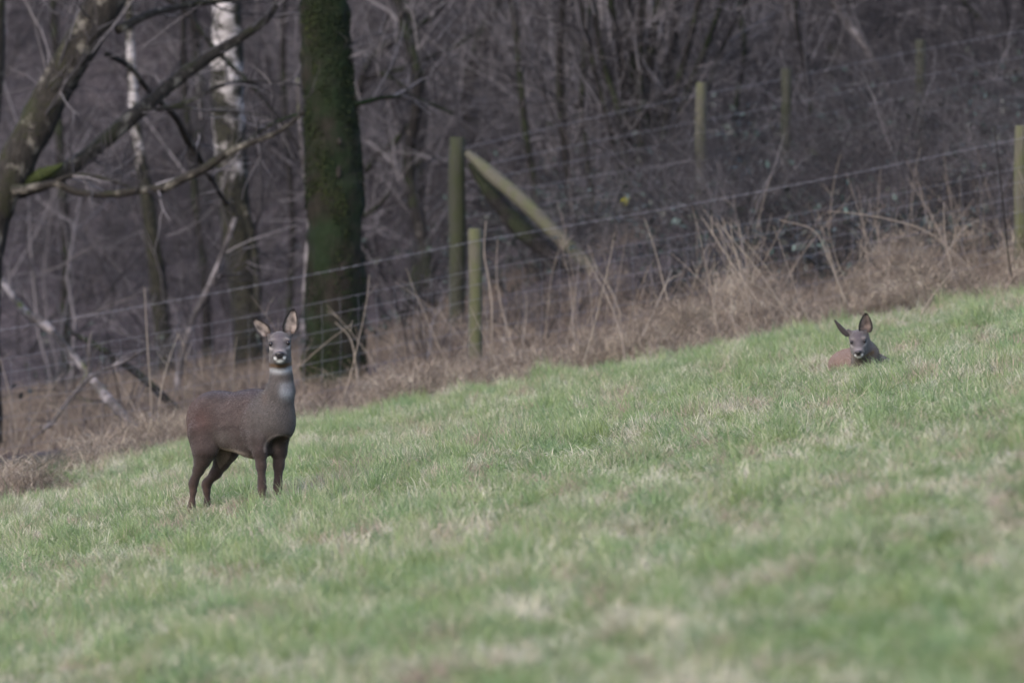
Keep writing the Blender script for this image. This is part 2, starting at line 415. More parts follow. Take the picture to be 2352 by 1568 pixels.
# ------------------------------------------------------------------ brushwood and brambles
def grow(mb, p, d, L, r, depth, rr, gravity=0., kids=3, sides=4, tone=None, wob=.22):
    n = 5; pts = [p]; q = p.copy(); dd = d / np.linalg.norm(d)
    for k in range(n):
        dd = dd + (rr.random(3) - .5) * wob * 2 + np.array([0, 0, -gravity]); dd /= np.linalg.norm(dd)
        q = q + dd * L / n; pts.append(q)
    mb.tube(pts, np.linspace(r, r * .35, n + 1), sides, cap=False, tone=tone)
    if depth > 0:
        for c in range(kids):
            k = rr.integers(1, n); b = pts[k]; dv = pts[k] - pts[k - 1]; dv /= np.linalg.norm(dv)
            nd = dv + (rr.random(3) - .5) * 1.9; grow(mb, b, nd, L * (.4 + .35 * rr.random()), r * .5, depth - 1, rr, gravity, kids, 3, tone, wob)

def shrub_mesh(seed, stems=7, h=2.6, arch=.05, spread=.5):
    rr = np.random.default_rng(seed); mb = MB()
    for s in range(stems):
        a = rr.random() * 6.28; p = np.array([math.cos(a) * .15, math.sin(a) * .15, -.1]); t = rr.random() * spread
        grow(mb, p, np.array([math.cos(a) * t, math.sin(a) * t, 1.]), h * (.6 + .6 * rr.random()), .008 + .008 * rr.random(), 3, rr, arch, 4, 4, rr.random() ** 1.6 * .95, .34)
    return mb.mesh('shrub')
bv = [shrub_mesh(400 + i, 7, 2.8, .02 + .02 * i, .6) for i in range(8)]
def band(n, y0, y1, pad=3.): 
    x, y = strip_pts(n, y0, y1, pad); return x, y
x1, y1 = band(110, 106, 122); x2, y2 = band(900, 120, 200, 6)
k = (rng.random(len(x1)) < .35 + .65 * sstep(-1.0, 1.5, x1)); x1, y1 = x1[k], y1[k]
x3, y3 = band(440, 90, 104); k = rng.random(len(x3)) < .05 + .95 * sstep(-1.2, .6, x3); x3, y3 = x3[k], y3[k]; pk = 1176 + x3 / y3 * FPX; k = ~((pk > 1030) & (pk < 1480)) | (rng.random(len(x3)) < .25); x3, y3 = x3[k], y3[k]
x = np.concatenate([x1, x2, x3]); y = np.concatenate([y1, y2, y3]); low_ = np.concatenate([np.ones(len(x1) + len(x2)), np.full(len(x3), .34)])
scatter('bare_undergrowth', bv, M['twig'], np.stack([x, y, ground(x, y)], -1),
        np.stack([(rng.random(len(x)) - .5) * .3, (rng.random(len(x)) - .5) * .3, rng.random(len(x)) * 6.28], -1),
        np.repeat((low_ * (.6 + .75 * rng.random(len(x))))[:, None], 3, 1), rng.integers(0, 8, len(x)),
        'tangle of bare grey brown twigs and saplings filling the wood', 'undergrowth')

def bramble_mesh(seed):
    rr = np.random.default_rng(seed); V = []; F3 = []; F4 = []; T = []; mb = MB()
    for s in range(9):
        a = rr.random() * 6.28; p = np.zeros(3); d = np.array([math.cos(a) * .7, math.sin(a) * .7, 1.2]); d /= np.linalg.norm(d); pts = [p]
        L = .9 + .8 * rr.random()
        for k in range(9):
            d = d + np.array([0, 0, -.17]) + (rr.random(3) - .5) * .2; d /= np.linalg.norm(d); p = p + d * L / 9; pts.append(p)
        mb.tube(pts, np.linspace(.006, .0025, 10), 3, cap=False, tone=rr.random() * .3)
        for k in range(2, 10):
            for q in range(3):
                if rr.random() < .42:
                    c = pts[k] + (rr.random(3) - .5) * .12; u = rr.random(3) - .5; u /= np.linalg.norm(u); w = np.cross(u, rr.random(3) - .5); w /= np.linalg.norm(w)
                    s_ = .022 + .02 * rr.random(); t = .35 + .65 * rr.random() ** 1.5
                    b = len(V); V += [c - u * s_, c + w * s_ * .62, c + u * s_ * 1.15, c - w * s_ * .62]; T += [t] * 4; F4.append((b, b + 1, b + 2, b + 3))
    V0, f3, f4, t0 = mb.arrays(); off = len(V0)
    F4 = np.concatenate([f4, np.array(F4) + off]); me = mesh_np('bramble', np.concatenate([V0, np.array(V)]), f3 if len(f3) else None, F4)
    fattr(me, 'tone', np.concatenate([t0, T])); return me
x, y = strip_pts(1000, 90, 112, 2.6)
k = (rng.random(len(x)) < .06 + .94 * sstep(-.6, .7, x)) & (vnoise(x / .9, y / 2, 61) > .38) & ((y > 100.5) | ((rng.random(len(x)) < .4) & ~((x / y * FPX > -140) & (x / y * FPX < 320)))); x, y = x[k], y[k]
scatter('bramble_thicket', [bramble_mesh(500 + i) for i in range(6)], M['bramble'], np.stack([x, y, ground(x, y)], -1),
        np.stack([x * 0, x * 0, rng.random(len(x)) * 6.28], -1), np.repeat((.55 + .6 * rng.random(len(x)))[:, None], 3, 1), rng.integers(0, 6, len(x)),
        'dark green bramble thicket covering the bank behind the wire fence', 'brambles')

# ------------------------------------------------------------------ trees
def limb(pts, D, dD=0.0):
    """pixel polyline (x, y, radius in px) at distance D -> points and radii in metres"""
    P = []; Q = []
    n = len(pts)
    for i, (px, py, r) in enumerate(pts):
        d = D + dD * i / max(1, n - 1); P.append(at(px, py, d)); Q.append(r * d / FPX)
    return catmull(P, Q, 5)
def twigs_on(mb, P, Q, n, L, r, rr, depth=1, start=.25, up=.2, kids=3):
    for i in range(n):
        k = int((start + (1 - start) * rr.random()) * (len(P) - 2)); d = P[k + 1] - P[k]; d /= np.linalg.norm(d)
        s = rr.random(3) - .5; s[2] += up; nd = d * .6 + s * 1.6
        grow(mb, P[k] + 0, nd, L * (.5 + rr.random()), min(r, Q[k] * .6), depth, rr, .01, kids, 4)
def tree(name, label, cat, D, trunk, limbs, mat, group=None, twigs=(), seed=0, rough=.05, twig_mat=None, to_ground=True, extend=0.):
    rr = np.random.default_rng(seed + 900)
    P, Q = limb(trunk, D)
    if to_ground:                                   # carry the foot of the trunk into the soil
        b = P[0]; gz = g1(b[0], b[1]) - .15
        if b[2] > gz: P = np.vstack([[b[0], b[1], gz], P]); Q = np.concatenate([[Q[0] * 1.12], Q])
    top = []
    if extend:                                      # the part above the frame
        p, q = P[-1], Q[-1]; d = P[-1] - P[-4]; d /= np.linalg.norm(d); d = d * .5 + np.array([0, 0, .5])
        pts = [p + d * extend * t + np.array([math.sin(t * 5 + seed) * .15, 0, 0]) * t for t in (0.15, .35, .55, .75, 1.)]
        P = np.vstack([P, pts]); Q = np.concatenate([Q, [q * (1 - .8 * t) for t in (.15, .35, .55, .75, 1.)]])
    base = (P[0][0], P[0][1], P[0][2])
    root = empty(name, base, label, cat, group)
    off = np.array(base)
    mb = MB(); mb.tube(P - off, Q, 14, rough); mb.build('trunk', mat, root)
    mt = MB(); any_t = False
    for lm in limbs:
        LP, LQ = limb(lm[0], D + (lm[1] if len(lm) > 1 else 0), lm[2] if len(lm) > 2 else 0)
        ml = MB(); ml.tube(LP - off, LQ, 8, rough); ml.build('branch', mat, root)
        if LQ[0] > .012: twigs_on(mt, LP - off, LQ, 9, .5, .010, rr); any_t = True
    for (n, L, r, depth) in twigs: twigs_on(mt, P - off, Q, n, L, r, rr, depth, .25, .3, 4); any_t = True
    if any_t: tw = mt.build('twigs', twig_mat or M['twig'], root); tw['kind'] = 'stuff'
    return root

tree('leaning_tree', 'thick leaning trunk blotched with lichen and moss, at the upper left corner', 'tree', 92,
     [(-46, 1040, 50.4), (-42, 800, 43.2), (-34, 600, 40.8), (-10, 480, 43.2), (38, 375, 42), (92, 270, 42), (150, 160, 40.8), (205, 70, 42), (250, -10, 43.2), (330, -150, 40.8)],
     [([(0, 450, 31.7), (50, 430, 24.4), (120, 408, 20.7), (190, 366, 18.3), (240, 325, 17.1), (300, 272, 18.3), (345, 235, 15.9), (385, 200, 15.9), (430, 165, 15.9), (490, 125, 13.4), (560, 82, 11), (612, 45, 8.5), (640, -5, 7.3), (655, -90, 6.1)], 0, 1.5),
      ([(30, 440, 14.6), (80, 432, 11), (130, 422, 8.5), (172, 440, 8.5), (215, 446, 7.3), (262, 446, 8.5), (320, 437, 9.8), (372, 433, 11), (420, 410, 9.8), (470, 387, 11), (520, 353, 9.8), (570, 330, 7.3), (620, 312, 6.1), (660, 290, 4.9), (700, 255, 3.7)], -.3, -.6),
      ([(270, 70, 11), (340, 35, 8.5), (405, 18, 7.3), (480, 6, 6.1), (600, -8, 3.7)], 0, 1),
      ([(245, 125, 7.3), (300, 155, 6.1), (342, 210, 6.1), (400, 265, 7.3), (430, 320, 8.5), (455, 360, 7.3), (490, 420, 6.1), (520, 470, 4.9)], .3, 2),
      ([(362, 252, 4.9), (430, 235, 4.9), (500, 200, 4.9), (560, 188, 3.7), (640, 190, 2.4), (690, 196, 2.4)], .5, 1),
      ([(330, 252, 3.7), (420, 248, 3.7), (500, 257, 2.4), (580, 262, 2.4), (640, 278, 2.4)], .4, 1),
      ([(130, 415, 4.9), (170, 403, 4.9), (230, 408, 3.7), (300, 430, 2.4)], -.4, 0)],
     M['oak'], twigs=[(6, .9, .012, 2)], seed=1, rough=.07, extend=4.)
tree('hanging_branch_tree', 'slim grey stem slanting down across the top left, in front of the white birch', 'tree', 98,
     [(690, 345, 3), (660, 300, 4), (620, 245, 5), (570, 190, 6), (520, 140, 6), (470, 85, 6), (430, 30, 6), (370, -10, 6), (300, -60, 7)], [], M['dark'], seed=2, to_ground=False)
tree('mossy_tree', 'massive upright trunk covered in dark green moss, right behind the standing deer', 'tree', 93,
     [(762, 960, 84), (766, 880, 74), (768, 780, 68), (770, 640, 66), (770, 520, 64), (768, 420, 64), (760, 300, 61), (752, 190, 59), (746, 90, 56), (746, 0, 54), (744, -160, 52)],
     [([(812, 240, 7), (838, 235, 6), (870, 226, 5), (920, 222, 4), (960, 228, 3), (1040, 262, 2)], 1, 0),
      ([(700, 262, 4), (660, 270, 3), (600, 300, 3), (560, 330, 2)], -.5, 0)],
     M['mossy'], seed=3, rough=.12, extend=5., twigs=[(5, .8, .012, 2)])
tree('birch', 'stout birch with peeling white upper bark and a dark mossy foot', 'tree', 104,
     [(580, 990, 42), (577, 880, 37), (570, 760, 34), (558, 650, 33), (546, 550, 35), (537, 450, 36), (530, 350, 38), (524, 250, 38), (521, 150, 37), (522, 60, 34), (520, -30, 31), (515, -180, 28)],
     [([(560, 470, 8), (575, 520, 9), (585, 580, 9), (592, 650, 9), (590, 720, 9)], -.3, 0)], M['birch'], seed=4, rough=.06, extend=5., twigs=[(6, 1., .012, 2)])
tree('birch', 'thinner birch with a knotted pale trunk, left of the stout birch', 'tree', 108,
     [(392, 980, 20.4), (386, 900, 19.2), (380, 830, 19.2), (372, 760, 20.4), (366, 680, 20.4), (357, 600, 19.2), (346, 520, 16.8), (338, 450, 15.6), (326, 380, 13.2), (316, 320, 12), (308, 240, 10.8), (300, 120, 9.6), (296, -20, 8.4)],
     [], M['birch'], seed=5, rough=.12, extend=3.5, twigs=[(7, .9, .008, 1)])
tree('pale_sapling', 'pale thin stem beside the left edge of the mossy trunk', 'tree', 103,
     [(686, 930, 10), (692, 850, 9), (697, 760, 8), (701, 680, 7), (706, 600, 7), (712, 500, 6), (700, 400, 5), (690, 300, 4), (684, 180, 4)], [], M['pale'], seed=6, twigs=[(4, .6, .006, 1)])
tree('arching_tree', 'slender tree arching to the right from behind the mossy trunk', 'tree', 110,
     [(815, 880, 9), (815, 700, 9), (812, 520, 9), (800, 400, 9), (806, 300, 9), (822, 215, 9), (846, 150, 8), (880, 112, 8), (920, 88, 7), (960, 62, 6), (1010, 20, 5), (1040, -60, 4)],
     [([(805, 240, 5), (845, 180, 5), (890, 176, 4), (925, 198, 4), (960, 228, 4), (1010, 245, 3), (1050, 262, 3)], 0, 0),
      ([(838, 396, 6), (872, 352, 7), (905, 330, 7), (930, 296, 6), (958, 282, 5)], 0, 0),
      ([(838, 185, 4), (880, 168, 4), (940, 155, 4), (990, 130, 4), (1040, 110, 3), (1100, 70, 3)], 0, 0),
      ([(826, 500, 4), (860, 480, 4), (900, 440, 4)], 0, 0)], M['dark'], seed=7, twigs=[(12, .9, .010, 2)])
tree('leaning_sapling', 'pale grey stem leaning to the right, between the thin birch and the stout birch', 'tree', 100,
     [(405, 900, 8), (418, 820, 8), (440, 740, 8), (465, 690, 8), (488, 640, 7), (506, 600, 7), (520, 560, 6), (540, 500, 5)], [([(480, 660, 4), (500, 640, 4), (515, 628, 3)],)], M['pale'], seed=8, twigs=[(4, .5, .006, 1)])
stems = [
 ([(1240, 560, 9), (1228, 430, 8), (1208, 310, 8), (1197, 200, 9), (1188, 100, 8), (1176, 0, 8), (1170, -60, 7)], 105, 'tall thin dark stem above the pointed end of the brace, straight and upright'),
 ([(1330, 600, 9), (1316, 490, 9), (1304, 400, 10), (1297, 320, 11), (1288, 250, 10), (1286, 150, 9), (1290, 50, 8), (1296, -60, 8)], 103, 'dark upright stem with a kink halfway, just left of its thinner twin'),
 ([(1368, 600, 6), (1362, 480, 6), (1352, 400, 7), (1346, 330, 7), (1336, 250, 6), (1342, 130, 6), (1352, 20, 6), (1356, -60, 5)], 104, 'thin crooked stem to the right of the kinked dark stem'),
 ([(1000, 560, 6), (990, 420, 6), (976, 260, 6), (968, 120, 6), (975, -40, 5)], 140, 'faint thin stem left of the big strainer post'),
 ([(155, 900, 10), (150, 760, 11), (152, 640, 12), (150, 520, 11), (140, 380, 10), (132, 200, 9), (120, -40, 8)], 118, 'dark mossy stem behind the branches of the leaning tree'),
 ([(478, 960, 12), (480, 860, 12), (476, 760, 12), (470, 640, 10), (455, 500, 9), (440, 380, 9), (425, 200, 8), (420, -40, 7)], 114, 'greenish stem close behind the rump of the standing deer'),
 ([(655, 900, 9), (660, 780, 9), (668, 640, 8), (672, 500, 8), (660, 340, 7), (650, 150, 7), (655, -40, 6)], 117, 'slim stem in the gap between the stout birch and the mossy trunk'),
 ([(1420, 640, 11), (1416, 520, 11), (1412, 400, 13), (1404, 340, 12), (1398, 220, 9), (1388, 100, 9), (1382, -40, 8)], 115, 'short pale stub of a stem left of the many stemmed hazel'),
]
for i, (pts, D, lb) in enumerate(stems):
    tree('thin_tree', lb, 'tree', D, pts, [], M['pale'] if 'pale' in lb else M['dark'], 'thin bare trees in the wood behind the fence', twigs=[(12, .9, .010, 2)], seed=20 + i, extend=3.)
# many stemmed hazel
hz = empty('hazel', (at(1480, 420, 101.8)[0], 101.8, g1(at(1480, 420, 101.8)[0], 101.8)), 'dark many stemmed hazel fanning out at the top centre right', 'tree')
offh = np.array(hz.location); rrh = np.random.default_rng(77); mth = MB()
for i, (tx, mx, r) in enumerate([(1360, 1420, 8), (1400, 1440, 10), (1440, 1458, 12), (1475, 1470, 10), (1515, 1485, 12), (1560, 1505, 11), (1610, 1530, 9), (1665, 1560, 9), (1720, 1590, 7), (1330, 1400, 6)]):
    P, Q = limb([(1478 + (mx - 1478) * .3, 620, r + 3), (1478 + (mx - 1478) * .6, 440, r + 2), (mx, 260 + (i * 37) % 50, r), ((mx + tx) / 2 + (i * 53) % 19 - 9, 130, r * .9), (tx, -10, r * .75), (tx + (tx - mx) * .6, -160, r * .5)], 101.6 + (i % 3) * .3)
    mb = MB(); mb.tube(P - offh, Q, 8, .07); mb.build('stem', M['dark'], hz); twigs_on(mth, P - offh, Q, 14, .8, .010, rrh, 2, .2, .2, 4)
tw = mth.build('twigs', M['twig'], hz); tw['kind'] = 'stuff'
# leaning branches on the right
for i, (pts, D, lb, mt) in enumerate([
 ([(2070, 560, 4), (2062, 420, 5), (2052, 300, 6), (2040, 215, 7), (2018, 160, 8), (1985, 105, 10), (1950, 55, 10), (1925, 20, 9), (1880, -60, 8)], 108, 'curved pale brown stem leaning left above the right hand deer', 'pale'),
 ([(2440, 560, 6), (2420, 380, 6), (2380, 250, 7), (2340, 215, 7), (2300, 195, 6), (2280, 182, 5), (2230, 160, 3)], 106, 'pale stick drooping in from the edge near the top right', 'pale'),
 ([(2460, 480, 6), (2420, 240, 7), (2350, 130, 7), (2290, 80, 7), (2240, 35, 6), (2200, -10, 6)], 112, 'dark stem slanting up and left across the top right corner', 'dark'),
 ([(1720, 560, 6), (1700, 380, 7), (1690, 250, 7), (1710, 120, 7), (1690, -40, 6)], 103, 'dark stem right of the first post of the far fence', 'dark'),
 ([(1880, 560, 6), (1850, 400, 6), (1862, 220, 6), (1830, 60, 6), (1835, -60, 5)], 104, 'dark stem right of the second post of the far fence', 'dark')]):
    tree('bent_sapling' if i < 3 else 'thin_tree', lb, 'tree', D, pts, [], M[mt], twigs=[(14, .8, .009, 2)], seed=50 + i)
# farther thin trees on the slope
protos = []
for i in range(34):
    D = 108 + 85 * R.random() ** 1.2; px = -150 + 2650 * (i + R.random()) / 34; X = at(px, 0, D)[0]; gz = g1(X, D); h = 7 + 4 * R.random()
    if i < 6:
        o = empty('thin_tree', (X, D, gz - .1), 'thin bare tree far back in the wood among the twigs', 'tree', 'far thin trees deep in the wood')
        rr = np.random.default_rng(600 + i); mb = MB(); n = 9; pts = []; xx = yy = 0.
        for k in range(n + 1): pts.append((xx, yy, h * k / n)); xx += (rr.random() - .5) * .5; yy += (rr.random() - .5) * .3
        P, Q = catmull(pts, np.linspace(.05 + .05 * rr.random(), .015, n + 1), 3)
        mb.tube(P, Q, 8, .06); mb.build('trunk', M['dark'] if i % 3 else M['pale'], o)
        mt = MB(); twigs_on(mt, P, Q, 26, 1.3, .013, rr, 2, .05, .35, 4); tw = mt.build('twigs', M['twig'], o); tw['kind'] = 'stuff'; protos.append(o)
    else:
        s = protos[i % 6]; o = s.copy(); COL.objects.link(o); o.location = (X, D, gz - .1); o.rotation_euler = (0, (R.random() - .5) * .25, R.random() * 6.28)
        for ch in s.children:
            c = ch.copy(); COL.objects.link(c); c.parent = o
# fallen and dead wood at the left
for i, (pts, lb) in enumerate([
 ([(348, 1035, 9), (318, 995, 12), (280, 950, 13), (245, 912, 13), (205, 862, 10), (165, 812, 9), (128, 768, 8), (112, 745, 6)], 'pale bleached pole leaning up to the left behind the verge'),
 ([(420, 950, 8), (370, 905, 9), (320, 862, 9), (265, 822, 8), (215, 790, 7), (165, 765, 5)], 'dark dead branch lying just behind the pale bleached pole'),
 ([(120, 760, 9), (98, 742, 11), (60, 718, 10), (30, 680, 9), (8, 650, 8), (-20, 630, 6)], 'short forked grey branch at the left edge above the bleached pole'),
 ([(70, 1010, 4), (115, 975, 5), (150, 930, 5), (190, 880, 6), (205, 838, 5), (205, 790, 4), (212, 760, 3)], 'thin upright forked stick left of the bleached pole'),
 ([(190, 880, 5), (225, 855, 4), (265, 838, 4), (300, 822, 3), (345, 800, 3)], 'thin grey stick crossing the bleached pole at its middle'),
 ([(365, 1060, 4), (330, 1010, 4), (298, 965, 4)], 'short pale stick at the foot of the bleached pole'),
 ([(400, 1040, 4), (375, 990, 4), (340, 945, 3)], 'slim straw coloured stick right of the foot of the bleached pole'),
 ([(110, 1160, 5), (60, 1110, 5), (20, 1070, 4), (-20, 1030, 4)], 'dry brown stick poking out of the grass at the left edge')]):
    D = [91, 93, 92, 90.5, 90.2, 85, 87, 81][i]; P, Q = limb(pts, D, [2., 1, 1, 0, 0, 0, 0, 0][i]); mb = MB(); c = P[0].copy(); mb.tube(P - c, Q, 8, .12)
    rr = np.random.default_rng(800 + i)
    if i < 5: twigs_on(mb, P - c, Q, 5, .3, .006, rr, 1, .1, .2, 2)
    o = obj('dead_branch', mb.mesh('dead_branch'), M['dark'] if i == 1 else M['pale'], None, tuple(c)); tag(o, lb, 'branch')

# ------------------------------------------------------------------ fences
def post(parent, px, top, D, r_px, mat, name='post', square=False, head=False):
    X, Y, Z = at(px, top, D); r = r_px * D / FPX; gz = g1(X, Y) - .3; mb = MB(); off = np.array(parent.location)
    pts = [np.array([X + .004 * math.sin(k * 2.1 + px), Y, gz + (Z - gz) * k / 6]) - off for k in range(7)]
    q = [r * (1 + .05 * math.sin(k * 1.7 + px)) for k in range(7)]
    pts.append(pts[-1] + np.array([0, 0, .012])); q.append(r * .86)
    mb.tube(pts, q, 12, .03); o = mb.build(name, mat, parent); return (X, Y, Z, r)
DN = 88.
nf = empty('stock_fence', (at(1092, 900, DN)[0], DN, g1(at(1092, 0, DN)[0], DN)), 'wire stock fence with mossy round posts running along the pasture edge', 'fence')
npx = [(-1404, 980), (-156, 757), (1092, 528), (2345, 292), (3590, 75)]
for px, top in npx: post(nf, px, top, DN, 16, M['post'])
offn = np.array(nf.location)
# wires: heights below the post top (px of the photograph at the post), sagging a little between posts
wires = [26, 92, 126, 160, 194, 228, 262, 298]
for wi, dy in enumerate(wires):
    P = []
    for a, b in zip(npx[:-1], npx[1:]):
        for k in range(12):
            t = k / 12; px = a[0] + (b[0] - a[0]) * t; py = a[1] + (b[1] - a[1]) * t + dy + 9 * math.sin(math.pi * t) * (1 + .3 * (wi % 2)); P.append(at(px, py, DN - .07))
    P.append(at(npx[-1][0], npx[-1][1] + dy, DN - .07)); mb = MB(); mb.tube(np.array(P) - offn, (.0017 if wi == 0 else .0013), 4, cap=False); mb.build('wire', M['wire'], nf)
    if wi == 0:
        mb = MB()
        for k in range(0, 170):
            px = -1300 + k * 29.; seg = min(3, int((px + 1404) // 1248)); a, b = npx[seg], npx[seg + 1]; t = (px - a[0]) / (b[0] - a[0]); py = a[1] + (b[1] - a[1]) * t + dy + 9 * math.sin(math.pi * t); c = np.array(at(px, py, DN - .07)) - offn
            mb.tube([c + [-.012, 0, -.012], c + [.012, 0, .012]], .0010, 3, cap=False); mb.tube([c + [.012, .004, -.012], c + [-.012, .004, .012]], .0010, 3, cap=False)
        b_ = mb.build('barbs', M['wire'], nf); b_['kind'] = 'stuff'
mb = MB()
for k in range(60):
    px = -60 + k * 42.; seg = min(3, int((px + 1404) // 1248)); a, b = npx[seg], npx[seg + 1]; t = (px - a[0]) / (b[0] - a[0]); py = a[1] + (b[1] - a[1]) * t + 9 * math.sin(math.pi * t)
    mb.tube(np.array([at(px, py + wires[1], DN - .07), at(px + 3, py + 190, DN - .07), at(px, py + wires[-1], DN - .07)]) - offn, .0013, 3, cap=False)
b_ = mb.build('netting', M['wire'], nf); b_['kind'] = 'stuff'
DF = 99.
ff = empty('strained_fence', (at(1050, 700, DF)[0], DF, g1(at(1050, 0, DF)[0], DF)), 'farther wire fence up the bank with a thick strainer post and slanting brace', 'fence')
offf = np.array(ff.location)
post(ff, 1050, 318, DF, 19, M['strainer'], 'strainer_post')
fpx = [(1610, 193), (1806, 158), (2114, 88), (2420, 30)]
post(ff, 1610, 193, DF, 13, M['post']); post(ff, 1806, 160, DF + .5, 12, M['strainer']); post(ff, 2114, 95, DF + 1, 12, M['strainer']); post(ff, 2420, 30, DF + 1, 12, M['strainer'])
P, Q = limb([(1074, 352, 9), (1130, 402, 17), (1200, 462, 17), (1280, 540, 16), (1375, 632, 15), (1440, 700, 12)], DF - .1, -1.2); mb = MB(); mb.tube(P - offf, Q, 10, .03); mb.build('brace', M['post'], ff)
for dy, w in ((18, 2.4), (78, 2.4), (118, 2.), (165, 2.), (215, 2.), (262, 2.)):
    pp = [(1050, 330 + dy * .8), (1330, 262 + dy * .9), (1610, 200 + dy), (1806, 162 + dy), (2114, 98 + dy), (2420, 40 + dy)]; P, _ = limb([(a, b, 1) for a, b in pp], DF - .05, 1.); mb = MB(); mb.tube(P - offf, .0020, 4, cap=False); mb.build('wire', M['wire'], ff)
# leaning dead trunk under the brace
P, Q = limb([(1080, 378, 10), (1125, 438, 18), (1180, 508, 24), (1228, 552, 22), (1295, 605, 15), (1420, 700, 12)], 99.0, -.6); mb = MB(); c = P[0].copy(); mb.tube(P - c, Q, 9, .12)
tag(obj('fallen_tree', mb.mesh('fallen_tree'), M['dark'], None, tuple(c)), 'broken dark dead tree leaning beneath the slanting fence brace', 'dead tree')
# single stems in the verge that can be told apart
for i, (pts, D, lb, mt) in enumerate([
 ([(2330, 660, 5), (2318, 600, 5), (2302, 450, 4), (2292, 360, 4), (2284, 290, 4)], 84, 'tall dark thin stick standing beside the fence post near the right edge', 'dark'),
 ([(1722, 700, 4), (1700, 620, 4), (1690, 580, 4), (1668, 530, 3), (1660, 500, 3)], 85, 'bent dry stalk up and left of the lying deer', 'pale'),
 ([(2098, 755, 3.5), (2120, 715, 4), (2150, 670, 4), (2190, 620, 4)], 80, 'straight pale stick slanting up to the right of the lying deer', 'pale'),
 ([(1945, 700, 4), (1925, 650, 4), (1905, 600, 3), (1870, 530, 3), (1790, 505, 3)], 83, 'arching pale cane above the lying deer', 'pale'),
 ([(2250, 640, 3), (2150, 545, 3), (2060, 508, 3), (1960, 490, 3), (1900, 485, 2)], 86, 'long arching cane above and right of the lying deer', 'pale'),
 ([(1780, 815, 2.5), (1720, 810, 3), (1660, 797, 3), (1610, 780, 2.5)], 79, 'low pale cane lying along the grass left of the lying deer', 'pale'),
 ([(1130, 700, 4), (1122, 640, 4), (1112, 580, 4), (1116, 508, 3)], 87.6, 'thin dry stem growing up against the near mossy post', 'pale'),
 ([(880, 980, 4), (878, 940, 4), (870, 905, 3)], 79, 'short pale dry stalk in the grass right of the standing deer', 'pale'),
 ([(352, 1010, 3.5), (346, 900, 3.5), (338, 780, 3.5), (332, 660, 3)], 87, 'straight upright dry stem above the foot of the bleached pole', 'pale'),
 ([(820, 860, 3.5), (806, 780, 4), (770, 740, 3)], 87, 'dry stalk at the right of the mossy trunk foot', 'pale'),
 ([(1425, 720, 4), (1400, 660, 4), (1372, 620, 3), (1350, 560, 2)], 88.6, 'slanting dry stem beneath the low end of the brace', 'pale'),
 ([(2190, 700, 4), (2186, 620, 4), (2170, 540, 4), (2168, 470, 3)], 85, 'upright pale cane between the lying deer and the right edge', 'pale')]):
    P, Q = limb(pts, D, 0); c = P[0].copy(); gz = g1(c[0], c[1]); 
    if 'cane above' not in lb and c[2] > gz: P = np.vstack([[c[0], c[1], gz - .05], P]); Q = np.concatenate([[Q[0]], Q]); c = P[0].copy()
    mb = MB(); mb.tube(P - c, Q * np.linspace(.5, .25, len(Q)), 6, .05, tone=.6); o = obj('dry_cane', mb.mesh('dry_cane'), M['dark'] if mt == 'dark' else M['stalk'], None, tuple(c)); tag(o, lb, 'dry plant')

# single tussocks in the pasture
for i, (px, py, D, w, h, lo, hi, mt, lb) in enumerate([
 (1750, 985, 58, .10, .13, 0, .12, 'grass', 'dark green tuft of lush grass alone in the pasture right of the middle'),
 (1895, 925, 62, .11, .10, .3, 1, 'dead', 'straw coloured tussock below the lying deer'),
 (1330, 1095, 55.5, .16, .07, .5, 1, 'dead', 'flattened pale dead tussock in the middle of the pasture'),
 (1215, 1350, 41, .10, .07, .35, .9, 'dead', 'brown dead tussock out of focus at the lower middle'),
 (2240, 1270, 40, .10, .06, .2, .8, 'dead', 'brown dead tussock out of focus at the lower right'),
 (400, 1440, 40, .14, .08, .4, 1, 'dead', 'pale straw tussock out of focus at the lower left'),
 (150, 1500, 38, .14, .09, .5, 1, 'dead', 'pale straw tussock nearest the bottom left corner'),
 (840, 1075, 63, .10, .09, .3, 1, 'dead', 'greyish straw tussock in the grass right of the forelegs of the standing deer'),
 (2300, 840, 64, .13, .10, .4, 1, 'dead', 'greyish straw tussock right of the lying deer near the edge'),
 (1455, 960, 66, .10, .08, .3, 1, 'dead', 'pale straw tussock in the upper middle of the pasture'),
 (330, 1080, 74, .14, .10, .1, .8, 'dead', 'reddish dead tussock left of the rump of the standing deer')]):
    X = at(px, py, D)[0]; me = tuft(260 if w > .12 else 170, w, h * .5, h * 1.15, .0042, 1.0, 2.3, 4, 700 + i, lo, hi, broken=.3)
    o = obj('grass_tussock', me, M[mt], None, (X, D, g1(X, D))); tag(o, lb, 'grass tussock')
mb = MB(); c = np.array(at(1435, 460, 97.5)); rr = np.random.default_rng(5)
mb.tube([[0, 0, -.35], [.01, 0, -.15], [0, 0, 0.0]], [.004, .003, .002], 4, cap=False, tone=.1)
for k in range(14):
    u = (rr.random(3) - .5) * np.array([.07, .05, .05]); d = rr.random(3) - .5; mb.tube([u, u + d * .02, u + d * .045], [.001, .010, .002], 5, tone=1.)
ym = NM('yellow_leaf'); M['yellow'] = ym.col(ym.ramp(ym.attr('tone'), [(.3, (.05, .04, .02)), (.6, (.42, .40, .03))]))
tag(obj('yellow_sprig', mb.mesh('yellow_sprig'), M['yellow'], None, tuple(c)), 'small sprig of bright yellow leaves above the slanting brace', 'plant')
tree('mossy_tree', 'greenish mossy trunk just entering at the top left edge', 'tree', 96, [(-60, 900, 26), (-50, 600, 25), (-36, 400, 24), (-20, 250, 24), (-12, 100, 24), (-10, -60, 22)], [], M['oak'], seed=90, extend=4.)
mt4 = [o for o in bpy.data.objects if o.name == 'mossy_tree'][0]; lt1 = [o for o in bpy.data.objects if o.name == 'leaning_tree'][0]
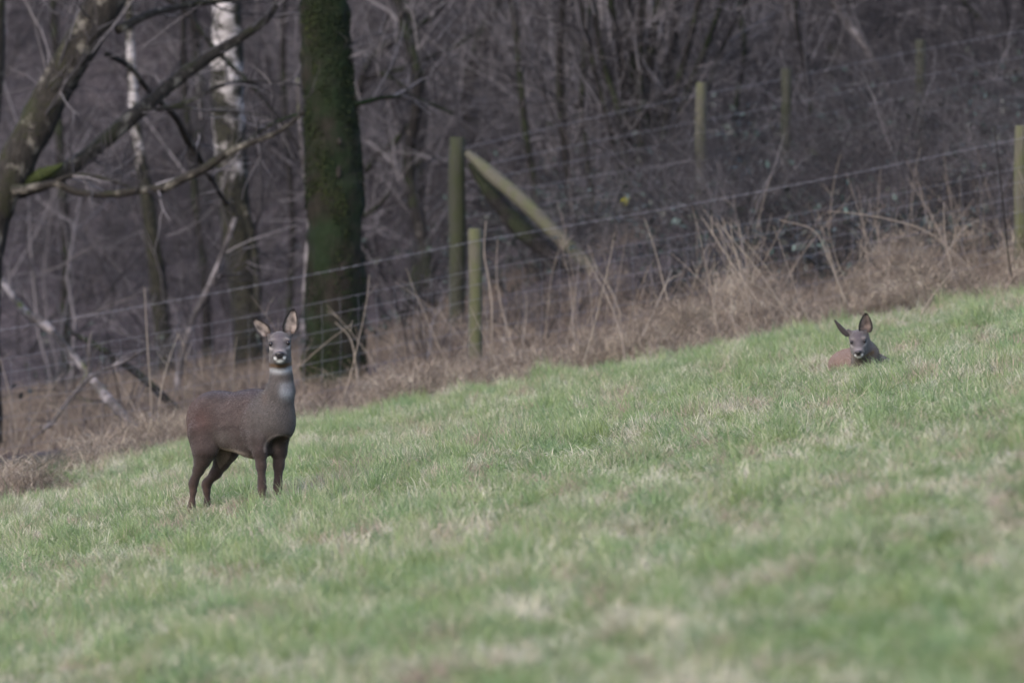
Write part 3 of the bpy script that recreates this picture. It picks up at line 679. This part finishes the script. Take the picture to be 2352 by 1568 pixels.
for (px, py, rx, rz) in ((780, 325, 6, 9), (778, 395, 6, 15)):
    me = ball(rx * 93 / FPX, (1, .5, rz / rx)); o = obj('branch_scar', me, M['oak'], mt4); o.location = np.array(at(px, py, 93 - 66 * 93 / FPX * .97)) - np.array(mt4.location)
Pm, Qm = limb([(766, 880, 76), (768, 780, 70), (770, 640, 68), (770, 520, 66), (768, 420, 66), (760, 300, 63), (752, 190, 61), (746, 90, 58), (746, 0, 56), (744, -160, 54)], 93)
rr = np.random.default_rng(31); n = 15000; u = rr.random(n) * (len(Pm) - 1.01); i0 = u.astype(int); f_ = (u - i0)[:, None]; C0 = Pm[i0] * (1 - f_) + Pm[i0 + 1] * f_; a = rr.random(n) * 6.283
k = vnoise(C0[:, 2] * 3.2 + a, a * 1.6, 91) > .42; C0, a, u, i0 = C0[k], a[k], u[k], i0[k]; n = len(a)
rad = Qm[i0][:, None]; N_ = np.stack([np.cos(a), np.sin(a), a * 0], 1); C0 = C0 + N_ * rad * (.96 + .06 * rr.random((n, 1))) - np.array(mt4.location)
U_ = rr.random((n, 3)) - .5; U_ /= np.linalg.norm(U_, axis=1, keepdims=True); W_ = np.cross(U_, N_ + .6 * (rr.random((n, 3)) - .5)); W_ /= np.linalg.norm(W_, axis=1, keepdims=True); sz = (.007 + .010 * rr.random((n, 1)))
Vm = np.stack([C0 - U_ * sz, C0 + W_ * sz * .7, C0 + U_ * sz + N_ * sz * .8, C0 - W_ * sz * .7], 1).reshape(-1, 3); me = mesh_np('moss', Vm, None, np.arange(4 * n).reshape(-1, 4), False)
fattr(me, 'tone', np.repeat(np.clip(rr.random(n) * .6 + vnoise(C0[:, 2] * 2.2, a, 92) * .5, 0, 1), 4)); M['mossleaf'] = mat_tone('moss_leaf', [(0, (.005, .007, .005)), (.55, (.013, .020, .008)), (.85, (.022, .031, .010)), (1, (.036, .044, .014))], .15, .8)
o = obj('moss', me, M['mossleaf'], mt4); o['kind'] = 'stuff'
P, Q = limb([(50, 428, 3), (70, 414, 13), (95, 402, 15), (118, 392, 12), (145, 376, 3)], 92 - .03, 0); mb = MB(); mb.tube(P - np.array(lt1.location), Q, 9, .25)
mo = NM('bright_moss'); M['moss'] = mo.col(mo.mix(mo.noise(mo.pos(), 30, 3), (.014, .020, .008), (.045, .055, .016))); mb.build('moss', M['moss'], lt1)

# ------------------------------------------------------------------ animals: a smooth implicit surface, polygonised
def surface_nets(F, o, h):
    nx, ny, nz = F.shape; ins = F < 0
    c = np.zeros((nx - 1, ny - 1, nz - 1), np.int8)
    for i in (0, 1):
        for j in (0, 1):
            for k in (0, 1): c += ins[i:nx - 1 + i, j:ny - 1 + j, k:nz - 1 + k]
    act = np.argwhere((c > 0) & (c < 8)); I, J, K = act.T
    acc = np.zeros((len(act), 3)); cnt = np.zeros(len(act))
    cs = [(i, j, k) for i in (0, 1) for j in (0, 1) for k in (0, 1)]
    for a in cs:
        for ax in range(3):
            if a[ax]: continue
            b = list(a); b[ax] = 1
            f0 = F[I + a[0], J + a[1], K + a[2]]; f1 = F[I + b[0], J + b[1], K + b[2]]; m = (f0 < 0) != (f1 < 0)
            t = np.where(m, f0 / np.where(m, f0 - f1, 1), 0); p = np.array(a, float)[None] + 0 * acc; p[:, ax] += t
            acc[m] += p[m]; cnt[m] += 1
    V = (act + acc / cnt[:, None]) * h + o
    idx = -np.ones(c.shape, np.int64); idx[I, J, K] = np.arange(len(act)); Q = []
    for ax in range(3):
        u, v = [(1, 2), (2, 0), (0, 1)][ax]; sl0 = [slice(None)] * 3; sl1 = [slice(None)] * 3; sl0[ax] = slice(0, -1); sl1[ax] = slice(1, None)
        a0 = ins[tuple(sl0)]; a1 = ins[tuple(sl1)]; e = np.argwhere(a0 != a1); e = e[(e[:, u] > 0) & (e[:, v] > 0) & (e[:, u] < F.shape[u] - 1) & (e[:, v] < F.shape[v] - 1)]
        du = np.zeros(3, int); du[u] = 1; dv = np.zeros(3, int); dv[v] = 1
        q = np.stack([idx[tuple((e - du - dv).T)], idx[tuple((e - dv).T)], idx[tuple(e.T)], idx[tuple((e - du).T)]], -1)
        fl = ~a0[tuple(e.T)]; q[fl] = q[fl][:, ::-1]; Q.append(q)
    return V, np.concatenate(Q)

class Body:
    def __init__(s): s.pr = []
    def ell(s, c, r, k=.03, B=None, cut=False): s.pr.append(('e', np.array(c, float), np.array(r, float), k, B, cut))
    def cone(s, a, b, ra, rb, k=.02): s.pr.append(('c', np.array(a, float), np.array(b, float), k, ra, rb))
    def chain(s, pts, k=.015):
        for (a, ra), (b, rb) in zip(pts[:-1], pts[1:]): s.cone(a, b, ra, rb, k)
    def field(s, G, h):
        P = np.stack(G, -1).astype(np.float32)
        F = np.full(P.shape[:3], 1., np.float32)
        lo = P[0, 0, 0]; 
        for p in s.pr:
            if p[0] == 'e': ext = max(p[2]) + .06; a = p[1] - ext; b = p[1] + ext
            else: ext = max(p[4], p[5]) + .06; a = np.minimum(p[1], p[2]) - ext; b = np.maximum(p[1], p[2]) + ext
            i0 = np.maximum(((a - lo) / h).astype(int), 0); i1 = ((b - lo) / h).astype(int) + 1
            sl = tuple(slice(i0[q], max(i0[q] + 1, i1[q])) for q in range(3)); X = P[sl]
            if X.size == 0: continue
            if p[0] == 'e':
                q = X - p[1].astype(np.float32)
                if p[4] is not None: q = q @ p[4].T.astype(np.float32)
                k0 = np.linalg.norm(q / p[2], axis=-1); k1 = np.maximum(np.linalg.norm(q / p[2] ** 2, axis=-1), 1e-6); d = k0 * (k0 - 1) / k1
                d = np.maximum(d, -.06)
            else:
                ab = p[2] - p[1]; t = np.clip(((X - p[1]) @ ab) / (ab @ ab), 0, 1); d = np.linalg.norm(X - p[1] - t[..., None] * ab, axis=-1) - (p[4] + (p[5] - p[4]) * t)
            k = p[3]; f = F[sl]
            if p[0] == 'e' and p[5]: hh = np.maximum(k - np.abs(f + d), 0) / k; F[sl] = np.maximum(f, -d) + hh * hh * k * .25
            else: hh = np.maximum(k - np.abs(f - d), 0) / k; F[sl] = np.minimum(f, d) - hh * hh * k * .25
        return F
    def mesh(s, lo, hi, h):
        ax = [np.arange(lo[i], hi[i] + h, h) for i in range(3)]; G = np.meshgrid(*ax, indexing='ij'); F = s.field(G, h)
        F[0] = F[-1] = 1; F[:, 0] = F[:, -1] = 1; F[:, :, 0] = F[:, :, -1] = 1
        return surface_nets(F, np.array(lo, float), h)

def blob(P, c, r):                # soft 0..1 patch around a point
    return np.exp(-(((P - np.array(c)) / np.array(r)) ** 2).sum(1))
def paint(C, w, col): return C * (1 - w[:, None]) + np.array(col) * w[:, None]

# head in its own frame: x to the picture's right, y away from the face, z up; origin in the middle of the skull
def head_prims(B, T):
    """T(p) maps head coordinates to body coordinates, T.s is its scale, T.R its rotation"""
    s = T.s
    def e(c, r, k=.02, tilt=0.):
        ct, st = math.cos(tilt), math.sin(tilt); Rx = np.array([[1, 0, 0], [0, ct, st], [0, -st, ct]]); B.ell(T(c), np.array(r) * s, k * s, Rx @ T.R.T)
    def cn(a, b, ra, rb, k=.02): B.cone(T(a), T(b), ra * s, rb * s, k * s)
    e((0, .01, .004), (.056, .080, .062))                  # skull
    e((-.001, -.035, -.026), (.054, .065, .052))            # cheeks
    e((0, -.02, -.072), (.043, .065, .05), .03)            # throat and jaw angle
    cn((0, -.055, -.018), (-.002, -.135, -.044), .043, .030, .025)  # muzzle
    cn((0, -.045, -.062), (-.002, -.125, -.068), .037, .024, .025)  # lower jaw
    cn((-.016, -.128, -.052), (.012, -.128, -.052), .024, .024, .02)
    for sx in (-1, 1):
        e((sx * .044, -.046, .020), (.016, .020, .013), .014)       # brow
        cn((sx * .038, .045, .026), (sx * .064, .050, .060), .025, .014, .02)   # root of the ear

def head_paint(Q, C):
    """Q: points in the head frame"""
    near = (Q[:, 2] > -.145) & (Q[:, 1] < .12) & (np.abs(Q[:, 0]) < .1)
    C = paint(C, sstep(-.10, -.06, Q[:, 2]) * .8 * near, (.075, .065, .068))
    C = paint(C, blob(Q, (0, -.06, .045), (.045, .08, .03)) * .8, (.070, .058, .070))
    C = paint(C, blob(Q, (0, -.10, -.005), (.018, .05, .022)) * .6, (.095, .080, .092))
    for sx in (-1, 1):
        C = paint(C, blob(Q, (sx * .036, -.09, .033), (.017, .05, .008)) * .65, (.22, .19, .175))
        C = paint(C, blob(Q, (sx * .050, -.09, -.014), (.014, .05, .006)) * .9, (.36, .32, .31))
        C = paint(C, blob(Q, (sx * .045, -.078, .010), (.021, .05, .0145)) * .95, (.014, .012, .014))
        C = paint(C, blob(Q, (sx * .048, -.12, -.052), (.010, .05, .016)) * .4, (.20, .17, .15))
    C = paint(C, blob(Q, (0, -.15, -.020), (.034, .05, .009)) * .7, (.22, .19, .195))
    chin = blob(Q, (-.002, -.17, -.0745), (.017, .05, .0085)); C = paint(C, np.clip(chin * 1.6, 0, 1), (.52, .52, .54))
    for sx in (-1, 1):
        C = paint(C, np.clip(blob(Q, (-.002 + sx * .038, -.15, -.060), (.010, .05, .017)) * 1.3, 0, 1), (.02, .017, .018))
        C = paint(C, np.clip(blob(Q, (-.002 + sx * .024, -.17, -.058), (.0065, .05, .0075)) * 1.7, 0, 1), (.54, .54, .56))
    C = paint(C, sstep(-.088, -.100, Q[:, 2]) * near * (Q[:, 2] > -.15) * .95, (.085, .050, .026))
    return C

class Frame:
    def __init__(s, origin, R_, sc): s.o = np.array(origin, float); s.R = np.array(R_, float); s.s = sc
    def __call__(s, p): return s.o + s.R @ (np.array(p, float) * s.s)
    def inv(s, P): return ((P - s.o) @ s.R) / s.s

def rotz(a): c, s = math.cos(a), math.sin(a); return np.array([[c, -s, 0], [s, c, 0], [0, 0, 1]])
def roty(a): c, s = math.cos(a), math.sin(a); return np.array([[c, 0, s], [0, 1, 0], [-s, 0, c]])
def rotx(a): c, s = math.cos(a), math.sin(a); return np.array([[1, 0, 0], [0, c, -s], [0, s, c]])

fur_m = NM('fur'); fv = fur_m.pos(local=True)
fn = fur_m.noise(fv, 85, 4, .75)
fc = fur_m.mix(1.0, fur_m.attr('col', 'Color'), fur_m.ramp(fn, [(.3, (.72, .72, .72)), (.7, (1.25, 1.25, 1.25))]), 'MULTIPLY')
fur_m.b.inputs['Sheen Weight'].default_value = .25; fur_m.b.inputs['Sheen Roughness'].default_value = .5
fur_m.bump(fn, .5, .004); M['fur'] = fur_m.col(fc)
hm = NM('fur_hair'); M['hair'] = hm.col(hm.attr('col', 'Color'))
em = NM('eye'); em.b.inputs['Roughness'].default_value = .22; em.b.inputs['Specular IOR Level'].default_value = .4; M['eye'] = em.col((.012, .009, .012))
nm_ = NM('nose'); nm_.b.inputs['Roughness'].default_value = .35; nm_.b.inputs['Specular IOR Level'].default_value = .5; nm_.bump(nm_.noise(nm_.pos(local=True), 300, 2), .4, .002); M['nose'] = nm_.col((.02, .017, .022))

def coat(V, Q, C, parent, n, flow, ln=.013, skip=None, seed=3):
    """short hairs lying along the body"""
    r = np.random.default_rng(seed); a, b, c, d = (V[Q[:, i]] for i in range(4)); N = np.cross(c - a, d - b); A = np.linalg.norm(N, axis=1); N = N / np.maximum(A, 1e-12)[:, None]
    f = r.choice(len(Q), n, p=A / A.sum()); u = r.random((n, 1)); v = r.random((n, 1))
    P = (a[f] * (1 - u) + b[f] * u) * (1 - v) + (d[f] * (1 - u) + c[f] * u) * v; col = C[Q[f, 0]]; nn = N[f]
    D = flow(P); D = D - nn * (D * nn).sum(1, keepdims=True); D /= np.maximum(np.linalg.norm(D, axis=1, keepdims=True), 1e-6)
    D = D + nn * (.28 + .25 * r.random((n, 1))) + (r.random((n, 3)) - .5) * .35; D /= np.linalg.norm(D, axis=1, keepdims=True)
    Sd = np.cross(nn, D); Sd /= np.maximum(np.linalg.norm(Sd, axis=1, keepdims=True), 1e-6)
    L = ln * (.6 + .8 * r.random((n, 1)))
    if skip is not None: L = L * skip(P)[:, None]
    w = .0007; T = np.stack([P - Sd * w, P + Sd * w, P + D * L], 1).reshape(-1, 3)
    cc = np.clip(col * (.72 + .62 * r.random((n, 1))), 0, 1); me = mesh_np('coat', T, np.arange(3 * n).reshape(-1, 3), None, False); cattr(me, 'col', np.repeat(cc, 3, 0))
    o = obj('coat', me, M['hair'], parent); o['kind'] = 'stuff'; return o

def ear(parent, T, base, tip, width, face, cup=.35, flip=1, inner=((.235, .195, .18), (.045, .038, .038)), seed=0, fold=1.):
    """a cupped leaf with thickness; base and tip in head coordinates, face = direction its hollow looks"""
    base = T(base); tip = T(tip); ax = tip - base; L = np.linalg.norm(ax); ax /= L; face = T.R @ np.array(face, float); face = face - ax * (face @ ax); face /= np.linalg.norm(face); sd = np.cross(ax, face)
    nu, nv = 15, 19; V = []; C = []; r = np.random.default_rng(seed)
    noise = lambda a, b, s: float(vnoise(np.array([a]), np.array([b]), s)[0])
    for layer in (0, 1):
        for j in range(nv):
            t = j / (nv - 1); w = width * .5 * T.s * (math.sin(math.pi * min(1, (t * .86 + .14)) ** .92) ** .62) * (1 - .12 * t) * fold
            if j == nv - 1: w *= .15
            for i in range(nu):
                u = 2 * i / (nu - 1) - 1; dep = cup * w * (u * u) - .25 * w * cup
                th = .0028 * T.s * (1 - u * u * .8) if layer else 0.
                ang = u * .95 * (1 - .3 * t)
                V.append(base + ax * t * L + sd * (w * math.sin(ang) / math.sin(.95)) + face * (dep - th + w * .5 * (1 - math.cos(ang))))
                e = abs(u); rim = max(sstep(.60, .76, e), sstep(.80, .90, t)) if layer == 0 else 1.
                ic = np.array(inner[0]); n_ = noise(u * 3.1 + seed, t * 7, 70 + seed)
                c = ic * (.55 + .9 * n_); c = c * (1 - sstep(.45, .75, n_) * .0); mid = math.exp(-((u - .15 * flip) / .35) ** 2 - ((t - .5) / .16) ** 2)
                c = c * (1 - .8 * mid) + np.array(inner[1]) * .8 * mid
                base_d = sstep(.16, .0, t); c = c * (1 - base_d) + np.array((.06, .04, .035)) * base_d
                out = np.array((.018, .015, .016)) if layer == 0 else np.array((.032, .026, .026)); c = c * (1 - rim) + out * rim
                C.append(c)
    F = []
    for layer in (0, 1):
        o_ = layer * nu * nv
        for j in range(nv - 1):
            for i in range(nu - 1):
                q = (o_ + j * nu + i, o_ + j * nu + i + 1, o_ + (j + 1) * nu + i + 1, o_ + (j + 1) * nu + i); F.append(q if layer == 0 else q[::-1])
    o2 = nu * nv
    for j in range(nv - 1):
        for i in (0, nu - 1):
            q = (j * nu + i, (j + 1) * nu + i, o2 + (j + 1) * nu + i, o2 + j * nu + i); F.append(q if i == 0 else q[::-1])
    for i in range(nu - 1):
        q = ((nv - 1) * nu + i, (nv - 1) * nu + i + 1, o2 + (nv - 1) * nu + i + 1, o2 + (nv - 1) * nu + i); F.append(q[::-1])
    V = np.array(V); C = np.array(C); me = mesh_np('ear', V, None, np.array(F)); cattr(me, 'col', C); o = obj('ear', me, M['fur'], parent)
    # tufts of pale hair inside the ear and a dark fringe round the rim
    n = 900; ii_ = r.integers(0, nu - 1, n); jj = r.integers(1, nv - 1, n); b = jj * nu + ii_; P = V[b] + (V[b + 1] - V[b]) * r.random((n, 1)); edge = np.abs(2 * ii_ / (nu - 1) - 1)
    D = ax * .8 + (V[jj * nu + nu // 2] - P) * 6 + face * .35 + (r.random((n, 3)) - .5) * .6; out = edge > .8
    D[out] = ax * .7 + (P[out] - V[(jj * nu + nu // 2)[out]]) / (width * .5 * T.s) * .5 + (r.random((out.sum(), 3)) - .5) * .4
    D /= np.linalg.norm(D, axis=1, keepdims=True); Sd = np.cross(D, face); Sd /= np.linalg.norm(Sd, axis=1, keepdims=True); Ln = .011 * T.s * (.4 + r.random((n, 1)))
    Tm = np.stack([P - Sd * .0006, P + Sd * .0006, P + D * Ln], 1).reshape(-1, 3); hc = np.clip(C[b] * (.8 + .7 * r.random((n, 1))), 0, 1)
    mh = mesh_np('ear_hair', Tm, np.arange(3 * n).reshape(-1, 3), None, False); cattr(mh, 'col', np.repeat(hc, 3, 0)); eh = obj('ear_hair', mh, M['hair'], o); eh['kind'] = 'stuff'
    return o

def face_parts(root, T, V):
    H = T.inv(V)
    def front(x, z, w=.006):                  # how far forward the face reaches there
        k = (np.abs(H[:, 0] - x) < w) & (np.abs(H[:, 2] - z) < w); return H[k, 1].min()
    for sx in (-1, 1):
        o = obj('eye', sphere_mesh('eye', .0118 * T.s), M['eye'], root); o.location = T((sx * .0445, front(sx * .0445, .010) + .0065, .010))
    nb = Body(); q = Frame((0, 0, 0), np.eye(3), 1)
    nb.ell((0, 0, .004), (.0255, .013, .0135), .008); nb.ell((0, .002, -.011), (.015, .011, .011), .008)
    for sx in (-1, 1): nb.ell((sx * .0125, -.012, .001), (.005, .006, .0035), .003, None, True)
    V, Q = nb.mesh((-.03, -.02, -.026), (.03, .02, .022), .0022)
    me = mesh_np('nose', V * T.s @ T.R.T, None, Q); o = obj('nose', me, M['nose'], root); o.location = T((-.002, front(-.002, -.038) + .004, -.038))

# ---- standing roe deer: local x forward, y to its left, z up; the root turns it 45 degrees towards the camera
TH = math.radians(45); DD = 60.0
dx = (550 - 1176) / FPX * DD; dz = 1.5 + (YH - 1178) / FPX * DD
deer = empty('roe_deer', (dx, DD, dz), 'standing grey brown roe deer staring at the camera, white throat patches and big ears', 'deer', None, -TH)
cf = np.array([[math.cos(TH), -math.sin(TH), 0], [math.sin(TH), math.cos(TH), 0], [0, 0, 1]])  # picture axes -> local axes
def ZM(zx, zy, back=0.):           # picture frame metres: right, away, up
    return np.array([(zx - 463.4) * .00079, back, (1178 - (677.6 + .3442 * zy)) / 435.6])
B = Body()
B.ell((.11, 0, .470), (.25, .108, .165), .05); B.ell((-.08, 0, .482), (.22, .110, .150), .05)
B.ell((-.212, 0, .490), (.155, .112, .130), .05); B.ell((.245, 0, .500), (.112, .102, .120), .05); B.ell((.265, .01, .455), (.088, .092, .062), .04)
B.ell((.13, 0, .40), (.13, .070, .105), .05)                                    # brisket

B.ell((.13, 0, .570), (.16, .06, .080), .05)                                    # withers
B.ell((-.17, 0, .560), (.13, .075, .07), .05)                                   # croup
B.cone((.270, 0, .53), (.312, 0, .65), .096, .068, .05); B.cone((.312, 0, .65), (.318, 0, .73), .068, .053, .04)
B.cone((.318, 0, .73), (.308, 0, .81), .053, .050, .03)
hp = ZM(738, 322, -.215); hR = cf @ rotx(.16) @ roty(-.07)
HT = Frame(cf @ hp, cf @ roty(-.07) @ rotx(.10), 1.0)
B.cone((.308, 0, .80), tuple(HT((0, .02, -.03))), .050, .050, .03)
head_prims(B, HT)
for sy in (-1, 1):
    B.ell((.200, sy * .084, .45), (.080, .040, .125), .022)                      # shoulder
    B.ell((-.200, sy * .076, .43), (.100, .045, .125), .025)                     # haunch
# legs (z measured from the root's ground level)
B.chain([((.228, -.080, .40), .052), ((.236, -.076, .325), .036), ((.240, -.072, .255), .025), ((.243, -.070, .175), .0185), ((.243, -.068, .140), .0205), ((.241, -.066, .10), .0145), ((.243, -.066, .035), .0135), ((.245, -.066, .0), .0175), ((.262, -.068, -.035), .014)], .02)
B.chain([((.225, .074, .40), .052), ((.230, .070, .325), .038), ((.228, .068, .255), .027), ((.224, .066, .165), .0195), ((.222, .066, .132), .0210), ((.220, .064, .09), .0145), ((.222, .064, .05), .0135), ((.224, .064, .02), .0175), ((.238, .064, -.0), .014)], .02)
B.chain([((-.195, -.075, .42), .085), ((-.178, -.082, .335), .068), ((-.198, -.084, .275), .042), ((-.226, -.083, .225), .028), ((-.262, -.080, .170), .0210), ((-.272, -.079, .148), .0215), ((-.274, -.078, .11), .0150), ((-.284, -.077, .05), .0140), ((-.288, -.076, .022), .0185), ((-.280, -.078, -.01), .0165), ((-.268, -.08, -.05), .014)], .02)
B.chain([((-.200, .070, .41), .085), ((-.185, .074, .325), .068), ((-.215, .076, .265), .042), ((-.262, .076, .205), .029), ((-.322, .072, .155), .0210), ((-.330, .071, .138), .0215), ((-.322, .068, .105), .0150), ((-.316, .066, .055), .0140), ((-.312, .065, .028), .0185), ((-.302, .066, -.0), .0165), ((-.285, .066, -.035), .014)], .02)
B.ell((.325, .0, .352), (.085, .052, .062), .03, None, True)                  # hollow between the forelegs
V, Q = B.mesh((-.42, -.2, -.08), (.50, .24, 1.05), .005)
U = V @ cf            # picture-frame coordinates of each vertex (right, away, up)
zx = U[:, 0] / .00079 + 463.4; zy = (1178 - U[:, 2] * 435.6 - 677.6) / .3442
n1 = vnoise(V[:, 0] * 14, V[:, 2] * 14 + V[:, 1] * 9, 80)
n2 = vnoise(V[:, 0] * 22 + V[:, 2] * 10, V[:, 2] * 55 - V[:, 0] * 20, 83)
C = np.tile(np.array((.055, .041, .040)), (len(V), 1)) * (.55 + .35 * n1[:, None] + .55 * n2[:, None])
C = paint(C, sstep(.12, .24, V[:, 0]) * sstep(.36, .46, V[:, 2]) * .85, (.074, .065, .064))          # greyer neck and shoulder
C = paint(C, sstep(.585, .645, V[:, 2]) * (V[:, 0] < .2) * .7, (.047, .039, .050))                    # dark back
C = paint(C, sstep(.38, .24, V[:, 2]) * .85, (.034, .022, .020))                                      # legs
C = paint(C, sstep(-.20, -.30, V[:, 0]) * sstep(.36, .5, V[:, 2]) * .5, (.066, .038, .032))             # rufous rump side
C = paint(C, sstep(.16, .12, V[:, 2]) * .5, (.070, .044, .036))
rumpw = sstep(-.325, -.352, V[:, 0]) * sstep(.34, .42, V[:, 2]) * sstep(.62, .56, V[:, 2]); C = paint(C, rumpw * .95, (.62, .55, .50))
bz = .330 + .35 * np.clip(-.06 - V[:, 0], 0, .06) - .12 * np.clip(V[:, 0], 0, .12); belly = np.exp(-((V[:, 2] - bz) / .010) ** 2) * sstep(-.11, -.07, V[:, 0]) * sstep(.15, .05, V[:, 0]) * (V[:, 1] < -.0); C = paint(C, belly * .8, (.30, .25, .22))
under = sstep(.35, .33, V[:, 2]) * (np.abs(V[:, 1]) < .05) * (V[:, 0] > -.2) * (V[:, 0] < .2); C = paint(C, under * .5, (.15, .12, .10))
for (cx, cy, rx, ry, am, c_) in ((350, 950, 80, 50, .7, (.085, .072, .070)), (470, 955, 62, 14, .8, (.040, .030, .028)), (565, 940, 24, 95, .75, (.045, .036, .034)), (200, 830, 80, 90, .6, (.070, .038, .034)), (700, 780, 90, 110, .55, (.085, .076, .075)), (500, 820, 60, 50, .3, (.075, .058, .053)), (640, 680, 22, 50, .5, (.10, .075, .066)), (225, 980, 40, 50, .35, (.05, .036, .034)), (270, 1090, 16, 60, .5, (.035, .025, .023))):  # fur patches; the upright dark streak behind the shoulder is painted shade
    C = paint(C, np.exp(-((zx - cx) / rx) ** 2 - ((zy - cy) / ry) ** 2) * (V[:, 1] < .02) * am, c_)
# brisket between the forelegs: a dark hollow with paler edges
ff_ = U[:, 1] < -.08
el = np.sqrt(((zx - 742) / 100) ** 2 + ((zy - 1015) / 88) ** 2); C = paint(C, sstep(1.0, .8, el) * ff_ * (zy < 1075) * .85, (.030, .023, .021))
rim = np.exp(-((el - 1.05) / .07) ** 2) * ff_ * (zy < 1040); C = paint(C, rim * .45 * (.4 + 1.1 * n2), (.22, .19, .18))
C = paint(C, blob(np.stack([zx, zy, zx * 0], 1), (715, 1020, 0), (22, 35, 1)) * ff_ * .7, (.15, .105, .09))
neckf = U[:, 1] < -.10                                                                                  # the side that faces the camera
band_ = np.exp(-np.abs((zy - (503 - .0042 * (zx - 745) ** 2 - .05 * (zx - 745))) / (17 + .10 * np.abs(zx - 745))) ** 2) * neckf * sstep(-.16, -.20, U[:, 1]) * (zy > 455); C = paint(C, np.clip(band_, 0, 1) * (.5 + .4 * n1 + .003 * np.abs(zx - 735)).clip(0, 1), (.29, .298, .32))
pt = np.exp(-np.abs((zx - 782) / 44) ** 3 - np.abs((zy - 636) / 56) ** 3) * neckf; C = paint(C, pt * (.5 + .5 * n2), (.27, .283, .32))
HQ = HT.inv(V); hm_ = (HQ[:, 2] > -.118) & (V[:, 2] > .765)
C2 = head_paint(HQ, C); hw = (sstep(-.125, -.105, HQ[:, 2]) * hm_)[:, None]; C = C * (1 - hw) + C2 * hw
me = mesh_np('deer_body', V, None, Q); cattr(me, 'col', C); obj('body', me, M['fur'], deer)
def flow1(P):
    D = np.zeros_like(P); D[:, 0] = -1.; D[:, 2] = -.45; nk = sstep(.60, .72, P[:, 2]) * (P[:, 0] > .2); D[:, 2] -= nk * 2
    lg = sstep(.36, .28, P[:, 2]); D[:, 2] -= lg * 3; h = P[:, 2] > .80; D[h] = (HT.R @ np.array([0, 1., -.1])); return D
coat(V, Q, C, deer, 90000, flow1, .010, lambda P: np.where(P[:, 2] > .80, .38, np.where(P[:, 2] < .3, .45, 1.)))
face_parts(deer, HT, V)
ear(deer, HT, (-.060, .030, .048), (-.133, .040, .137), .080, (.18, -1, .0), .5, -1, seed=1)
ear(deer, HT, (.054, .030, .050), (.084, .045, .176), .092, (-.05, -1, .0), .5, 1, seed=2)

# ---- lying young roe deer
D2 = 67.0; kx = (1965 - 1176) / FPX * D2; K2 = .1318 * D2 / FPX
kz0 = g1(kx, D2)
def at2(zx_, zy_): p = at(1860.4 + .1318 * zx_, 689 + .1318 * zy_, D2); return np.array([p[0] - kx, 0, p[2] - kz0])
fawn = empty('roe_deer', (kx, D2, kz0), 'young roe deer lying in the grass near the verge with one ear turned sideways', 'deer')
B = Body(); h0 = at2(822, 690)
HT2 = Frame((h0[0] + .004, -.10, h0[2] - .002), rotz(-.07) @ roty(-.10) @ rotx(.30), .85)
head_prims(B, HT2)
nb_ = at2(1010, 1180)
B.cone(tuple(HT2((.015, .05, -.03))), (at2(1000, 950)[0], .0, at2(0, 950)[2]), .050, .058, .05)
B.cone((at2(1000, 950)[0], .0, at2(0, 950)[2]), (nb_[0], .10, nb_[2] - .02), .058, .10, .05)
B.cone(tuple(HT2((.0, .02, -.08))), (at2(960, 1180)[0], .04, at2(0, 1200)[2]), .038, .08, .05)
B.ell((nb_[0] + .02, .22, at2(0, 1250)[2]), (.13, .22, .10), .05); 
sh = at2(1290, 1160); B.ell((sh[0], .16, sh[2] - .03), (.125, .17, .070), .05); B.ell((sh[0] + .07, .25, sh[2] - .05), (.12, .17, .065), .05)
hn = at2(760, 1240); B.ell((hn[0] + .010, .22, hn[2] - .092), (.17, .19, .080), .04, roty(.62)); 
B.ell((nb_[0] - .05, .42, .05), (.17, .2, .10), .06)
V, Q = B.mesh((-.45, -.32, -.12), (.45, .7, .55), .006)
n1 = vnoise(V[:, 0] * 16, V[:, 2] * 16 + V[:, 1] * 9, 81)
C = np.tile(np.array((.082, .066, .060)), (len(V), 1)) * (.85 + .3 * n1[:, None])
hy = at2(760, 0)[0]
C = paint(C, sstep(hy + .10, hy - .02, V[:, 0]) * sstep(.02, .08, V[:, 1]) * .85, (.165, .112, .095))
C = paint(C, sstep(sh[0] - .08, sh[0] - .02, V[:, 0]) * sstep(.02, .08, V[:, 1]) * .8, (.095, .075, .082))
HQ = HT2.inv(V); C2 = head_paint(HQ, C); hw = (sstep(-.125, -.105, HQ[:, 2]) * (V[:, 1] < .1))[:, None]; C = C * (1 - hw) + C2 * hw
me = mesh_np('deer_body', V, None, Q); cattr(me, 'col', C); obj('body', me, M['fur'], fawn)
def flow2(P):
    D = np.zeros_like(P); D[:, 1] = 1.; D[:, 2] = -.4; return D
coat(V, Q, C, fawn, 40000, flow2, .013, lambda P: np.where(P[:, 1] < -.04, .35, 1.), 5)
face_parts(fawn, HT2, V)
dark_in = ((.17, .13, .12), (.04, .03, .03))
ear(fawn, HT2, (.050, .030, .045), (.072, .040, .180), .112, (.12, -1, 0), .5, 1, seed=3, inner=dark_in)
ear(fawn, HT2, (-.058, .030, .035), (-.150, .050, .150), .066, (-.95, .35, .0), .5, -1, seed=4, inner=dark_in)
